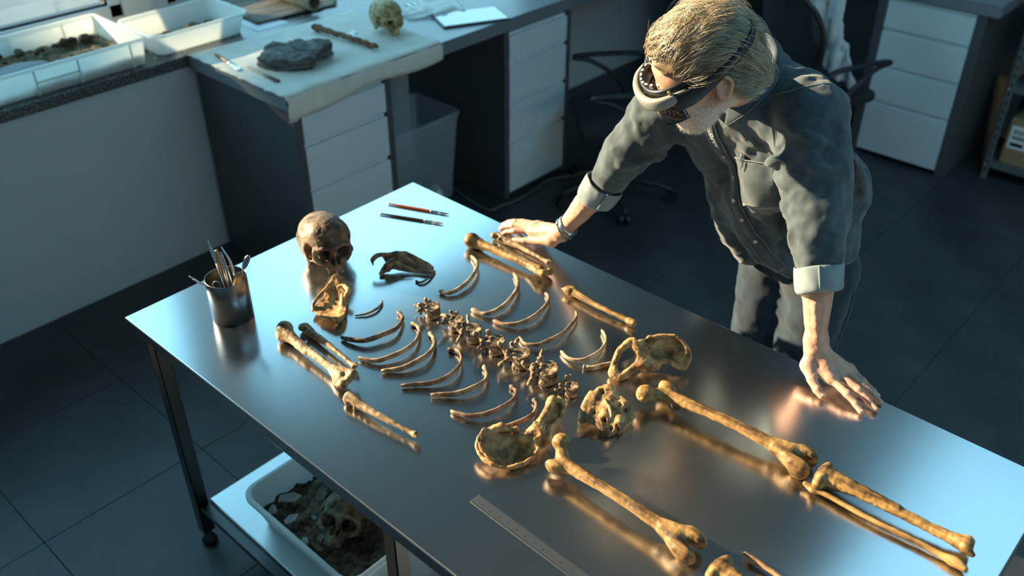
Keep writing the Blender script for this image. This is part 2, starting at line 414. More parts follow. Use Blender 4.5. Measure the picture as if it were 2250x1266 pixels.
# ================================================================== steel table
def steel(name, rough, base, sx=(1, 60, 60), an=.5, bump=.02):
    m = mat(name, base, rough, 1, aniso=an)
    n = m.node_tree; b = n.nodes['Principled BSDF']; L = n.links
    tcn = n.nodes.new('ShaderNodeTexCoord'); mp = n.nodes.new('ShaderNodeMapping'); mp.inputs['Scale'].default_value = sx; L.new(tcn.outputs['Object'], mp.inputs[0])
    t = n.nodes.new('ShaderNodeTexNoise'); t.inputs['Scale'].default_value = 9; t.inputs['Detail'].default_value = 3; L.new(mp.outputs[0], t.inputs[0])
    mr = n.nodes.new('ShaderNodeMapRange'); mr.inputs[3].default_value = rough-.025; mr.inputs[4].default_value = rough+.025; L.new(t.outputs[0], mr.inputs[0]); L.new(mr.outputs[0], b.inputs['Roughness'])
    bp = n.nodes.new('ShaderNodeBump'); bp.inputs['Strength'].default_value = bump; bp.inputs['Distance'].default_value = .001; L.new(t.outputs[0], bp.inputs['Height']); L.new(bp.outputs[0], b.inputs['Normal'])
    return m
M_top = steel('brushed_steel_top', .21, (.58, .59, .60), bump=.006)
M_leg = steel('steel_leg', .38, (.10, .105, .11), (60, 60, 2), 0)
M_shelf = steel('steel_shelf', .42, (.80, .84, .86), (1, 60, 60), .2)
M_foot = mat('black_plastic', (.015, .015, .016), .45)
TL, TW = 2.15, 1.107
tb = root('examination_table', (1.07, -.55, 0), 'long brushed stainless steel table carrying the laid out skeleton', 'table')
obj('tabletop', box('tabletop', (0, -TW, ZT-.04), (TL, 0, ZT), .004, 2), M_top, tb)
LEGX = (.09, 1.10, TL-.09); LEGY = (-TW+.035, -.035)
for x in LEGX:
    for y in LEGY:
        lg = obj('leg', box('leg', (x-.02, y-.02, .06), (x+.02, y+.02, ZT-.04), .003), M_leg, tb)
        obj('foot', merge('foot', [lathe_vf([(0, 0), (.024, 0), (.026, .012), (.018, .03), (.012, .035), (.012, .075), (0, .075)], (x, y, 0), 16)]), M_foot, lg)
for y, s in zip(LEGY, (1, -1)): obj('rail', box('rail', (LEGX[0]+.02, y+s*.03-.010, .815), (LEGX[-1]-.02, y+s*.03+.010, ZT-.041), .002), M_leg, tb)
obj('shelf', box('shelf', (.112, -TW+.058, .18), (TL-.112, -.058, .2), .003), M_shelf, tb)
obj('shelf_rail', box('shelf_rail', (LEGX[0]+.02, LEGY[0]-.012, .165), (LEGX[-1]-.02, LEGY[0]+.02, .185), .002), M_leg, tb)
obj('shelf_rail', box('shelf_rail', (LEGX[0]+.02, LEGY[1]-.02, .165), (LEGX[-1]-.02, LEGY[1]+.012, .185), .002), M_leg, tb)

# ================================================================== desks along the window wall and the back wall
FX = -.772
dt = root('worktop', (-1.1, 2.0, .925), 'dark grey L-shaped worktop under the window, holding finds and papers', 'worktop')
M_desk = mat('worktop_grey', (.17, .185, .205), .30)
obj('window_run', box('window_run', (-1.512, .03, .925), (FX, 3.949, .988), .003), M_desk, dt)
obj('back_run', box('back_run', (FX, 3.15, .925), (.93, 3.949, .988), .003), M_desk, dt)
def unit_x(y0, y1, label, endpanel=False):
    r = root('drawer_unit', (-1.1, (y0+y1)/2, 0), label, 'cabinet', 'drawer units of the fitted desk')
    th = .035
    obj('side_panel', box('side_panel', (-1.49, y0, .0), (FX-.002, y0+th, .924), .002), M_dark, r)
    obj('side_panel', box('side_panel', (-1.49, y1-th, .0), (FX-.002, y1, .924), .002), M_dark, r)
    obj('body', box('body', (-1.48, y0+th, .0), (FX-.05, y1-th, .92), 0), M_black, r)
    obj('plinth', box('plinth', (FX-.05, y0+th, .0), (FX-.03, y1-th, .03), 0), M_dark, r)
    zs = [.035, .338, .553, .765, .92]
    for i in range(4):
        d = obj('drawer', box('drawer', (FX-.025, y0+th+.002, zs[i]), (FX, y1-th-.002, zs[i+1]-.022), .002), M_white, r)
        if i < 3 or True: obj('handle_strip', box('handle_strip', (FX-.024, y0+th+.002, zs[i+1]-.020), (FX-.008, y1-th-.012, zs[i+1]-.004), .001), M_white, d)
        obj('end_cap', box('end_cap', (FX-.022, y1-th-.012, zs[i+1]-.022), (FX-.001, y1-th-.001, zs[i+1]-.001), .001), M_black, d)
    return r
unit_x(.055, .578, 'white drawer unit with charcoal end panel below the cloth and rock')
unit_x(1.315, 1.83, 'white four drawer unit beneath the tablet, next to the clear bin')
# the unit in the back run faces the camera
r = root('drawer_unit', (.58, 3.5, 0), 'shadowed four drawer unit by the metal rack, behind the man', 'cabinet', 'drawer units of the fitted desk')
FY = 3.166; x0, x1 = .30, .87; th = .05
obj('side_panel', box('side_panel', (x0, FY, 0), (x0+th, 3.94, .924), .002), M_dark, r)
obj('side_panel', box('side_panel', (x1-th, FY, 0), (x1, 3.94, .924), .002), M_dark, r)
obj('body', box('body', (x0+th, FY+.05, 0), (x1-th, 3.93, .92), 0), M_black, r)
zs = [.03, .338, .545, .75, .92]
for i in range(4):
    d = obj('drawer', box('drawer', (x0+th+.002, FY, zs[i]), (x1-th-.002, FY+.025, zs[i+1]-.02), .002), M_white, r)
    obj('handle_strip', box('handle_strip', (x0+th+.002, FY+.010, zs[i+1]-.019), (x1-th-.002, FY+.024, zs[i+1]-.004), .001), M_white, d)
r = root('desk_panel', (-.2, 3.55, 0), 'black back panel closing the knee space of the back desk', 'panel')
obj('panel', box('panel', (-.77, 3.60, 0), (.298, 3.62, .924), .002), M_dark, r)
obj('support', box('support', (-.772, 3.17, 0), (-.74, 3.60, .924), .002), M_dark, r)

# ================================================================== metal rack at the far right
M_rack = mat('rack_grey', (.20, .22, .22), .45, .6)
rk = root('storage_rack', (1.5, 3.6, 0), 'slotted grey metal storage rack at the right edge of the view', 'rack')
for px, py, sx, sy in ((1.02, 3.33, 1, 1), (1.02, 3.75, 1, -1), (1.95, 3.33, -1, 1), (1.95, 3.75, -1, -1)):
    p = obj('post', boxes('post', [((px, py, 0), (px+.035*sx, py+.003*sy, 2.0)), ((px, py, 0), (px+.003*sx, py+.035*sy, 2.0))]), M_rack, rk)
    obj('slots', boxes('slots', [((px+.012*sx, py-.0008*sy, .04+.05*j), (px+.022*sx, py+.001*sy, .062+.05*j)) for j in range(39)]), M_black, p, kind='stuff')
for z in (.10, .54, .98, 1.42, 1.9):
    s = obj('shelf', boxes('shelf', [((1.024, 3.334, z), (1.946, 3.746, z+.004)), ((1.024, 3.334, z-.03), (1.946, 3.336, z)), ((1.024, 3.744, z-.03), (1.946, 3.746, z))]), M_rack, rk)
    obj('bolt', merge('bolt', [sweep_vf([(1.03, 3.326, z-.014), (1.03, 3.331, z-.014)], .006, sides=8)]), mat('bolt_zinc', (.6, .62, .62), .35, 1), s)
M_card = mat('cardboard', (.30, .19, .10), .8, bump=.2, bscale=90)
bx = root('cardboard_box', (1.25, 3.5, .105), 'brown cardboard box with white barcode label on the rack', 'box')
obj('carton', box('carton', (1.085, 3.36, .105), (1.42, 3.7, .37), .003), M_card, bx)
lb = obj('label', box('label', (1.10, 3.3565, .20), (1.25, 3.3605, .33), 0), mat('label_white', (.7, .72, .72), .6), bx)
obj('barcode', boxes('barcode', [((1.112+.006*j, 3.3555, .255), (1.112+.006*j+(.004 if j % 3 else .002), 3.357, .275)) for j in range(14)]+[((1.112, 3.3555, .30), (1.20, 3.357, .306)), ((1.112, 3.3555, .288), (1.17, 3.357, .293)), ((1.112, 3.3555, .215), (1.18, 3.357, .235))]), M_black, lb)
bx2 = obj('storage_carton', box('storage_carton', (1.10, 3.36, .545), (1.5, 3.7, .80), .003), mat('dark_card', (.16, .12, .08), .8), label='dark brown carton on the second rack shelf', cat='box')
tv = obj('cardboard_tube', merge('cardboard_tube', [sweep_vf([(1.0, 3.50, .0), (.93, 3.58, .50)], .036, sides=20)]), mat('tube_brown', (.26, .15, .08), .7), label='brown cardboard tube standing between the drawers and rack', cat='tube')

# ================================================================== office chairs
M_chair = mat('chair_black', (.014, .014, .016), .45)
M_mesh = mat('chair_mesh', (.03, .03, .034), .7, alpha=.75)
M_seat = mat('chair_fabric', (.02, .02, .023), .9, bump=.3, bscale=400)
def chair(loc, az, label):
    c = root('office_chair', loc, label, 'chair', 'black swivel office chairs')
    M = Matrix.Translation(loc) @ Matrix.Rotation(az, 4, 'Z')        # local +x is the way the sitter faces
    T = lambda me: obj
    def put(name, me, m, par=c): return obj(name, me, m, par, mw=M.copy())
    for k in range(5):
        a = k*2*math.pi/5+.3; ca, sa = math.cos(a), math.sin(a)
        lg = put('base_leg', sweep('base_leg', [(.02*ca, .02*sa, .10), (.16*ca, .16*sa, .105), (.30*ca, .30*sa, .075), (.315*ca, .315*sa, .055)], [.022, .02, .015, .01], [.018, .016, .012, .01], n=8), M_chair)
        put('caster', merge('caster', [sweep_vf([(.315*ca-s*.018*sa-.008*sa, .315*sa+s*.018*ca+.008*ca, .028), (.315*ca-s*.018*sa+.008*sa, .315*sa+s*.018*ca-.008*ca, .028)], .027, sides=16, up=(ca, sa, 0)) for s in (-1, 1)], False), M_chair, lg)
    put('gas_column', lathe('gas_column', [(.0, .09), (.028, .09), (.028, .28), (.016, .28), (.016, .42), (0, .42)], sides=16), mat('chrome_column', (.6, .62, .65), .2, 1))
    S = Solid((-.27, -.27, .38), (.27, .27, .53), .008)
    S.box((0, 0, .46), (.235, .235, .035), .033).noise(.002, .08, 3)
    put('seat', S.mesh('seat'), M_seat)
    for s in (-1, 1):
        put('armrest', sweep('armrest', [(-.10, s*.27, .42), (-.05, s*.285, .55), (.10, s*.29, .655), (.20, s*.29, .675), (.16, s*.29, .69), (-.02, s*.29, .695), (-.16, s*.285, .69), (-.22, s*.27, .66), (-.22, s*.25, .60)], [.013, .014, .015, .016, .018, .024, .022, .016, .012], [.012, .012, .012, .012, .012, .012, .012, .012, .012], n=30), M_chair)
    put('back_bar', sweep('back_bar', [(-.05, 0, .42), (-.22, 0, .43), (-.27, 0, .52), (-.28, 0, .72)], [.03, .03, .03, .02], [.008, .008, .01, .01], n=12), M_chair)
    ring = []; N = 40
    for k in range(N):
        a = 2*math.pi*k/N; yy = .235*math.copysign(abs(math.cos(a))**.75, math.cos(a)); zz = .83+.25*math.copysign(abs(math.sin(a))**.8, math.sin(a))
        ring.append((-.285-.06*((zz-.7)/.3)**2*(1 if zz > .7 else .3)+.05*(yy/.235)**2, yy, zz))
    bf = put('back_frame', sweep('back_frame', ring, .012, .014, closed=True, sides=8, up=(1, 0, 0)), M_chair)
    V = [(-.30, 0, .83)]+ring; F = []
    G = []
    for i in range(13):
        for j in range(13):
            u = -1+2*i/12; v = -1+2*j/12; k_ = max(abs(u), abs(v)); rr = math.hypot(u, v)+1e-9; u2, v2 = u*k_/rr, v*k_/rr
            yy = .232*math.copysign(abs(u2)**.87, u2); zz = .83+.247*math.copysign(abs(v2)**.9, v2)
            G.append((-.285-.06*((zz-.7)/.3)**2*(1 if zz > .7 else .3)+.05*(yy/.235)**2, yy, zz))
    for i in range(12):
        for j in range(12): F.append((i*13+j, i*13+j+1, (i+1)*13+j+1, (i+1)*13+j))
    me = pymesh('back_mesh', G, F, True); bo = put('back_mesh', me, M_mesh, bf)
    so = bo.modifiers.new('thick', 'SOLIDIFY'); so.thickness = .003
    return c
chair((-.38, 1.76, 0), math.radians(228), 'black office chair at the window desk, left of the man\'s head')
chair((.20, 2.78, 0), math.radians(70), 'black office chair behind the man\'s back, with white coat over it')


# ================================================================== bones
def bone_mat(name, dark, mid, light, cs=14, st=(1, 1, 1), pit=.35):
    m = mat(name, dark, .55, col2=(mid, light), cscale=cs*2.6, cdet=7, cpos=(.36, .66), stretch=st, spec=.35)
    n = m.node_tree; L = n.links; b = n.nodes['Principled BSDF']
    tcn = n.nodes.new('ShaderNodeTexCoord'); mp = n.nodes.new('ShaderNodeMapping'); mp.inputs['Scale'].default_value = st; L.new(tcn.outputs['Object'], mp.inputs[0])
    t = n.nodes.new('ShaderNodeTexNoise'); t.inputs['Scale'].default_value = 220; t.inputs['Detail'].default_value = 4; L.new(mp.outputs[0], t.inputs[0])
    t2 = n.nodes.new('ShaderNodeTexNoise'); t2.inputs['Scale'].default_value = 45; t2.inputs['Detail'].default_value = 6; L.new(mp.outputs[0], t2.inputs[0])
    ad = n.nodes.new('ShaderNodeMath'); ad.operation = 'MULTIPLY_ADD'; L.new(t.outputs[0], ad.inputs[0]); ad.inputs[1].default_value = .4; L.new(t2.outputs[0], ad.inputs[2])
    bp = n.nodes.new('ShaderNodeBump'); bp.inputs['Strength'].default_value = pit; bp.inputs['Distance'].default_value = .004; L.new(ad.outputs[0], bp.inputs['Height']); L.new(bp.outputs[0], b.inputs['Normal'])
    return m
B_skull = bone_mat('bone_skull', (.050, .028, .016), (.120, .072, .040), (.25, .17, .10), 10, pit=.3)
B_leg = bone_mat('bone_leg', (.060, .030, .010), (.20, .108, .034), (.33, .198, .070), 22, (.16, 1, 1), .4)
B_arm = bone_mat('bone_arm', (.055, .032, .016), (.20, .125, .060), (.34, .24, .13), 22, (.2, 1, 1), .4)
B_armd = bone_mat('bone_arm_dark', (0.057, 0.032, 0.017), (0.220, 0.124, 0.059), (0.438, 0.261, 0.122), 22, (.2, 1, 1), .4)
B_rib = bone_mat('bone_rib', (0.072, 0.043, 0.024), (0.198, 0.126, 0.070), (0.348, 0.246, 0.150), 14, pit=.3)
B_ribd = bone_mat('bone_rib_dark', (0.047, 0.027, 0.016), (0.128, 0.074, 0.041), (0.257, 0.162, 0.095), 14, pit=.3)
B_ribp = bone_mat('bone_rib_pale', (.17, .115, .065), (.31, .23, .14), (.44, .35, .24), 14, pit=.3)
B_vert = bone_mat('bone_vertebra', (0.050, 0.031, 0.018), (0.156, 0.100, 0.054), (0.325, 0.225, 0.131), 34, pit=.6)
B_pelv = bone_mat('bone_pelvis', (0.133, 0.062, 0.022), (0.345, 0.182, 0.066), (0.564, 0.339, 0.146), 13, pit=.5)
B_sacr = bone_mat('bone_sacrum', (0.084, 0.045, 0.019), (0.302, 0.170, 0.067), (0.605, 0.377, 0.173), 13, pit=.6)
B_yel = bone_mat('bone_desk_skull', (.20, .14, .055), (.42, .32, .15), (.56, .46, .26), 16, pit=.3)
B_soil = bone_mat('bone_soil_skull', (.075, .048, .026), (.16, .118, .07), (.27, .21, .145), 16, pit=.5)

def skull_solid(h=.002):
    """cranium without a jaw; x to its left, y backwards (the face looks to -y), z up, teeth near z = 0"""
    S = Solid((-.085, -.115, -.012), (.085, .115, .165), h)
    S.ell((0, .015, .092), (.069, .086, .062))                     # vault
    S.ell((0, -.030, .096), (.056, .052, .052), .03)               # forehead
    S.ell((0, .060, .080), (.056, .045, .050), .03)                # back
    S.ell((0, .035, .040), (.052, .060, .028), .03)                # base
    for s in (-1, 1):
        S.ell((s*.064, .012, .072), (.010, .040, .034), .02)
        S.ell((s*.050, .030, .026), (.012, .016, .022), .015)      # mastoid
    S.ell((0, -.066, .046), (.036, .022, .036), .02)               # mid face
    S.ell((0, -.062, .018), (.028, .026, .018), .015)              # upper jaw
    S.tube([(-.050, -.062, .074), (-.030, -.081, .082), (0, -.083, .079), (.030, -.081, .082), (.050, -.062, .074)], [.007, .008, .008, .008, .007], .014, .01, n=14)
    for s in (-1, 1):                                              # cheek bones and arches
        S.tube([(s*.052, -.062, .074), (s*.055, -.060, .058), (s*.047, -.066, .043), (s*.034, -.074, .036)], [.006, .006, .009, .010], .010, .008, n=10)
        S.tube([(s*.052, -.060, .046), (s*.066, -.040, .043), (s*.069, -.015, .044), (s*.062, .010, .046)], [.007, .0045, .0042, .006], .006, .004, n=12)
    S.tube([(0, -.080, .078), (0, -.089, .064), (0, -.091, .058)], [.008, .006, .004], .008, .006, n=5)
    for s in (-1, 1):
        S.ell((s*.061, -.038, .066), (.011, .022, .024), .008, 'sub')                      # temple hollow
        S.ell((s*.0265, -.083, .060), (.0205, .030, .0185), .005, 'sub')                   # eye sockets
        S.cap((s*.024, -.070, .060), (s*.012, -.040, .062), .014, .008, .004, 'sub')
        S.ell((s*.008, -.090, .040), (.0075, .024, .014), .004, 'sub')                     # nose opening
        S.ell((s*.005, -.090, .050), (.0045, .022, .010), .004, 'sub')
        S.ell((s*.040, -.055, .018), (.010, .020, .014), .008, 'sub')
        S.sph((s*.066, .014, .040), .004, .003, 'sub')
    S.cap((0, -.090, .030), (0, -.070, .050), .0014, .0014, .002)                          # septum
    S.ell((0, -.030, -.004), (.022, .030, .016), .006, 'sub')                              # palate
    for i in range(-5, 6):                                                                 # teeth
        a = i*.165; x = .030*math.sin(a)*1.02; y = -.052-.034*math.cos(a)*1.0
        if i in (-1, 3): continue
        S.cap((x*.98, y+.003, .012), (x*1.0, y, -.002+.0015*(i % 2)), .0040, .0032, .0025)
    S.noise(.0012, .016, 3).noise(.0008, .006, 4)
    return S
SKULL = skull_solid().mesh('skull')

def femur(s):
    S = Solid((-.03, -.065, -.055), (.47, .065, .055), .0022)
    S.tube([(.05, 0, 0), (.15, 0, .008), (.25, 0, .010), (.34, 0, .005), (.385, 0, 0)], [.0185, .0138, .0132, .016, .024], .0, n=16)
    S.cap((.012, s*.036, .008), (.048, -s*.004, 0), .0155, .018, .012)
    S.sph((.008, s*.040, .010), .0235, .006)
    S.ell((.034, -s*.024, .002), (.024, .015, .020), .014)
    S.tube([(.02, -s*.022, -.008), (.05, -s*.012, -.014), (.085, s*.010, -.012)], [.008, .005, .008], .008)
    S.sph((.085, s*.013, -.010), .008, .010)
    for t in (-1, 1):
        S.cap((.355, 0, .002), (.405, t*.020, 0), .016, .020, .012)
        S.ell((.424, t*.024, -.008), (.026, .0185, .028), .010)
    S.ell((.446, 0, -.012), (.020, .008, .030), .006, 'sub')
    S.ell((.436, 0, .028), (.020, .012, .012), .008, 'sub')
    S.sph((.006, s*.064, .012), .004, .003, 'sub')
    S.noise(.0012, .02, 5).noise(.0007, .007, 6)
    return S.mesh('femur')
def tibia(s):
    S = Solid((-.02, -.06, -.05), (.40, .06, .05), .0022)
    for t in (-1, 1): S.ell((.014, t*.020, 0), (.017, .024, .026), .012)
    S.tube([(.02, 0, 0), (.06, 0, .006), (.11, 0, .008), (.20, 0, .004), (.28, 0, 0), (.33, 0, 0), (.36, 0, 0)], [.029, .0215, .0165, .0132, .0120, .0145, .020], .01, .008, n=20)
    S.tube([(.05, 0, .022), (.09, 0, .018), (.20, 0, .011)], [.006, .006, .005], .012, .01, n=6)
    S.ell((.368, 0, 0), (.016, .022, .019), .008); S.cap((.365, s*.016, 0), (.385, s*.018, -.002), .009, .006, .008)
    S.ell((.386, -s*.004, 0), (.010, .014, .012), .004, 'sub')
    S.ell((-.004, 0, 0), (.006, .03, .016), .004, 'sub')
    S.noise(.0012, .02, 8).noise(.0008, .007, 9)
    return S.mesh('tibia')
def fibula():
    S = Solid((-.02, -.025, -.025), (.40, .025, .025), .0018)
    S.tube([(.0, 0, .004), (.02, 0, 0), (.05, .002, .002), (.16, -.003, .002), (.28, .003, 0), (.345, 0, 0), (.375, -.004, 0)], [.006, .0105, .0065, .0062, .0062, .009, .007], .004, .004, n=26)
    S.ell((.352, .002, 0), (.020, .010, .013), .008)
    S.noise(.001, .014, 8); return S.mesh('fibula')
def humerus(s):
    S = Solid((-.025, -.05, -.045), (.335, .05, .045), .002)
    S.tube([(.02, 0, 0), (.06, 0, 0), (.12, 0, 0), (.20, 0, 0), (.25, 0, 0), (.275, 0, 0)], [.020, .0145, .0115, .0105, .0118, .013], 0, n=14)
    S.ell((.010, s*.007, .002), (.0215, .0235, .0225), .012)
    S.ell((.018, -s*.016, -.002), (.016, .010, .015), .010)
    S.tube([(.09, -s*.008, .004), (.13, -s*.010, .004)], [.004, .004], .010)
    S.plate([(.235, -.010), (.275, -.030), (.292, -.030), (.300, -.018), (.300, .024), (.288, .028), (.27, .024), (.235, .010)], (0, 0, 0), (1, 0, 0), (0, 1, 0), .008, None, .010, rd=.004)
    S.cap((.297, s*.004, -.001), (.297, s*.020, -.001), .0105, .0125, .004)
    S.sph((.297, -s*.014, .003), .0115, .005)
    S.cap((.297, 0, .0), (.297, -s*.004, 0), .0085, .0085, .004)
    S.sph((.282, s*.006, -.014), .0085, .004, 'sub'); S.sph((.284, s*.006, .014), .0075, .004, 'sub')
    S.noise(.0010, .016, 12).noise(.0007, .006, 13)
    return S.mesh('humerus')
def radius():
    S = Solid((-.015, -.03, -.03), (.26, .03, .03), .0018)
    S.tube([(.0, 0, 0), (.012, 0, 0)], [.0112, .0108], 0)
    S.ell((-.008, 0, 0), (.005, .008, .008), .003, 'sub')
    S.tube([(.012, 0, 0), (.03, 0, 0), (.08, .004, 0), (.14, .006, 0), (.19, .003, 0), (.215, 0, 0)], [.009, .0072, .0075, .0078, .0095, .013], .004, .004, n=18)
    S.sph((.042, -.006, -.002), .0065, .008)
    S.box((.228, 0, 0), (.012, .0165, .0115), .007, .008); S.cap((.232, .012, 0), (.244, .013, 0), .006, .004, .006)
    S.ell((.246, -.003, 0), (.006, .011, .009), .003, 'sub')
    S.noise(.001, .012, 22); return S.mesh('radius')
def ulna():
    S = Solid((-.02, -.03, -.03), (.27, .03, .03), .0018)
    S.tube([(.0, 0, -.004), (.03, 0, -.002), (.05, 0, 0), (.10, .003, 0), (.17, .002, 0), (.225, 0, 0), (.245, 0, 0)], [.0125, .0115, .0105, .0082, .0065, .0058, .0085], 0, n=20)
    S.cap((-.004, 0, .004), (.004, 0, .012), .009, .007, .006); S.cap((.034, 0, .006), (.032, 0, .015), .007, .005, .006)
    S.ell((.018, 0, .014), (.0095, .03, .010), .003, 'sub')
    S.cap((.247, .003, 0), (.256, .006, 0), .0045, .003, .004)
    S.noise(.001, .012, 23); return S.mesh('ulna')

def lay(name, me, L, a, b, m, label, cat='bone', roll=0, group=None, s=1.0, dz=(0, 0)):
    """lay a long bone (local length L) on the table from a to b"""
    a = Vector((a[0], a[1], ZT+.02+dz[0])); b = Vector((b[0], b[1], ZT+.02+dz[1])); sc = (b-a).length/L
    M = rest(me, frame(a, b-a, (0, 0, 1), (sc, sc*s, sc*s), roll), ZT)
    return obj(name, me, m, mw=M, label=label, cat=cat, group=group)
FR, FL_, TR_, TL_, FIB, HR, HL, RAD, ULN = femur(-1), femur(1), tibia(-1), tibia(1), fibula(), humerus(-1), humerus(1), radius(), ulna()
lay('femur', FR, .445, (1.3008, -0.3897, 0.9200), (1.7278, -0.3626, 0.9200), B_leg, 'golden thigh bone with pale ball, reaching from hip toward the man\'s left hand', group='leg bones')
lay('femur', FL_, .445, (1.2675, -0.7407, 0.9200), (1.6728, -0.7456, 0.9200), B_leg, 'golden thigh bone lying beside the ruler, nearest the camera', roll=.25, group='leg bones')
lay('tibia', TR_, .39, (1.7485, -0.3744, 0.9200), (2.0930, -0.3501, 0.9200), B_leg, 'whole brown shin bone running onto the bright reflection', group='leg bones', s=1.05)
lay('tibia', TL_, .39, (1.7140, -0.7486, 0.9200), (2.0433, -0.7806, 0.9200), B_leg, 'shin bone cut by the bottom frame edge, below the nearer thigh bone', group='leg bones')
lay('fibula', FIB, .385, (1.7381, -0.4085, 0.9100), (2.0994, -0.3974, 0.9100), B_leg, 'thin calf bone lying alongside the whole brown shin bone', group='leg bones')
lay('fibula', FIB, .385, (1.7413, -0.6717, 0.9100), (2.0743, -0.6802, 0.9100), B_armd, 'thin calf bone with knobbed end leaving the frame at the bottom', group='leg bones')
lay('humerus', HL, .305, (0.4083, -0.8617, 0.9200), (0.7171, -0.8761, 0.9200), B_arm, 'long upper arm bone right of the steel cup', roll=.5, group='arm bones')
lay('humerus', HR, .305, (0.4525, -0.1729, 0.9200), (0.7659, -0.1546, 0.9200), B_leg, 'long upper arm bone lying in front of the man\'s right hand', roll=-.4, group='arm bones')
lay('ulna', ULN, .26, (0.4323, -0.8046, 0.9100), (0.6799, -0.8195, 0.9100), B_armd, 'dark short forearm bone beside the upper arm bone near the cup', roll=1.2, group='arm bones', s=1.1)
lay('ulna', ULN, .26, (0.4852, -0.0904, 0.9100), (0.7264, -0.0952, 0.9100), B_arm, 'short forearm bone lying against the man\'s right fingertips', roll=1.2, group='arm bones', s=1.1)
lay('ulna', ULN, .26, (0.7567, -0.9142, 0.9100), (0.9914, -0.8895, 0.9100), B_arm, 'lone forearm bone near the front edge of the table', roll=2.6, group='arm bones', s=1.15)
lay('radius', RAD, .245, (1.0940, -0.1759, 0.9100), (0.8421, -0.1694, 0.9100), B_leg, 'lone forearm bone near the back edge by the man\'s belly', roll=.3, group='arm bones')

# ---------- skull on the table
def skull_at(name, p, az, m, label, sc=1., z=ZT, pitch=0, sink=0, mesh=SKULL, roll=0):
    M = Matrix.Translation(p) @ Matrix.Rotation(az+math.pi/2, 4, 'Z') @ Matrix.Rotation(pitch, 4, 'X') @ Matrix.Rotation(roll, 4, 'Y') @ Matrix.Scale(sc, 4)
    M = rest(mesh, M, z-sink)
    return obj(name, mesh, m, mw=M, label=label, cat='skull', group='human skulls')
skull_at('human_skull', (0.2049, -0.5379, 0.9200), math.radians(-20), B_skull, 'dark brown polished skull standing on the steel table', 1.02, pitch=-.15)

# ---------- ribs
def rib(px, m, label, rw=.0048, rh=.0080, arch=.010, head=1.0, z0=.0072, tip=.85, sub=28):
    P = np.array(px); P[:, 2] = ZT+z0; P = smooth_curve(P, sub); t = np.linspace(0, 1, sub)
    P[:, 2] += arch*np.sin(math.pi*np.clip((t-.06)/.94, 0, 1))**1.5
    P += np.random.normal(0, .0004, P.shape)*[1, 1, .5]
    RW = np.interp(t, [0, .03, .06, .12, .17, .22, .6, .93, 1], np.array([.6, 1.5, 1.35, .85, 1.25, 1.0, 1.0, .95, .65])*rw)
    RH = np.interp(t, [0, .03, .06, .12, .17, .3, .6, .93, 1], np.array([.5, .95, .9, .62, .85, .9, 1.0, tip*1.1, tip*.8])*rh)
    v, f = sweep_vf(P, RW*head, RH, sides=12, pw=2.4)
    me = pymesh('rib', v, f, True)
    M = rest(me, Matrix.Identity(4), ZT)
    c = P.mean(0); me.transform(Matrix.Translation(-Vector(c))); 
    obj('rib', me, m, mw=M @ Matrix.Translation(Vector(c)), label=label, cat='rib', group='ribs laid out in two rows')
rib([(0.5723, -0.4222, 0.9080), (0.6021, -0.4140, 0.9080), (0.6132, -0.3783, 0.9080), (0.6063, -0.3294, 0.9080), (0.5859, -0.2814, 0.9080), (0.5625, -0.2514, 0.9080), (0.5330, -0.2331, 0.9080), (0.5082, -0.2238, 0.9080)], B_rib, 'rib nearest the upper arm bone, first of the full ribs in far row')
rib([(0.7065, -0.4237, 0.9080), (0.7463, -0.4202, 0.9080), (0.7671, -0.3953, 0.9080), (0.7712, -0.3523, 0.9080), (0.7578, -0.3029, 0.9080), (0.7362, -0.2593, 0.9080), (0.7019, -0.2254, 0.9080), (0.6716, -0.2063, 0.9080)], B_rib, 'second full rib of the far row, with pale knobbed head', head=1.15)
rib([(0.7900, -0.4215, 0.9080), (0.8229, -0.4175, 0.9080), (0.8538, -0.3950, 0.9080), (0.8691, -0.3550, 0.9080), (0.8679, -0.3089, 0.9080), (0.8531, -0.2621, 0.9080), (0.8327, -0.2343, 0.9080), (0.8117, -0.2220, 0.9080)], B_rib, 'third full rib of the far row, broad pale band')
rib([(0.8948, -0.4310, 0.9080), (0.9302, -0.4426, 0.9080), (0.9595, -0.4294, 0.9080), (0.9730, -0.3980, 0.9080), (0.9807, -0.3496, 0.9080), (0.9699, -0.2974, 0.9080), (0.9567, -0.2572, 0.9080), (0.9340, -0.2334, 0.9080)], B_rib, 'fourth full rib of the far row, slim and widely curved', rw=.0034)
rib([(1.0193, -0.4015, 0.9080), (1.0566, -0.4123, 0.9080), (1.0873, -0.4024, 0.9080), (1.1022, -0.3731, 0.9080), (1.1038, -0.3321, 0.9080), (1.0875, -0.2932, 0.9080), (1.0635, -0.2682, 0.9080), (1.0440, -0.2552, 0.9080)], B_ribp, 'fifth full rib of far row, pale hook beside the upright hip bone', rw=.0036)
rib([(1.1045, -0.4123, 0.9080), (1.1247, -0.4014, 0.9080), (1.1409, -0.3739, 0.9080), (1.1577, -0.3430, 0.9080)], B_ribp, 'short rib poking out from under the upright hip bone', arch=0)
rib([(0.4781, -0.4295, 0.9060), (0.4973, -0.4252, 0.9060), (0.4998, -0.3997, 0.9060), (0.4901, -0.3717, 0.9060), (0.4816, -0.3523, 0.9060)], B_ribd, 'tiny rib piece under the tip of the far shoulder blade', rw=.0028, rh=.0042, arch=.003)
rib([(0.4831, -0.5661, 0.9060), (0.4960, -0.5790, 0.9060), (0.5050, -0.6074, 0.9060), (0.5003, -0.6388, 0.9060), (0.4816, -0.6648, 0.9060)], B_ribd, 'tiny rib piece beside the near shoulder blade', rw=.0028, rh=.0042, arch=.003, tip=.5)
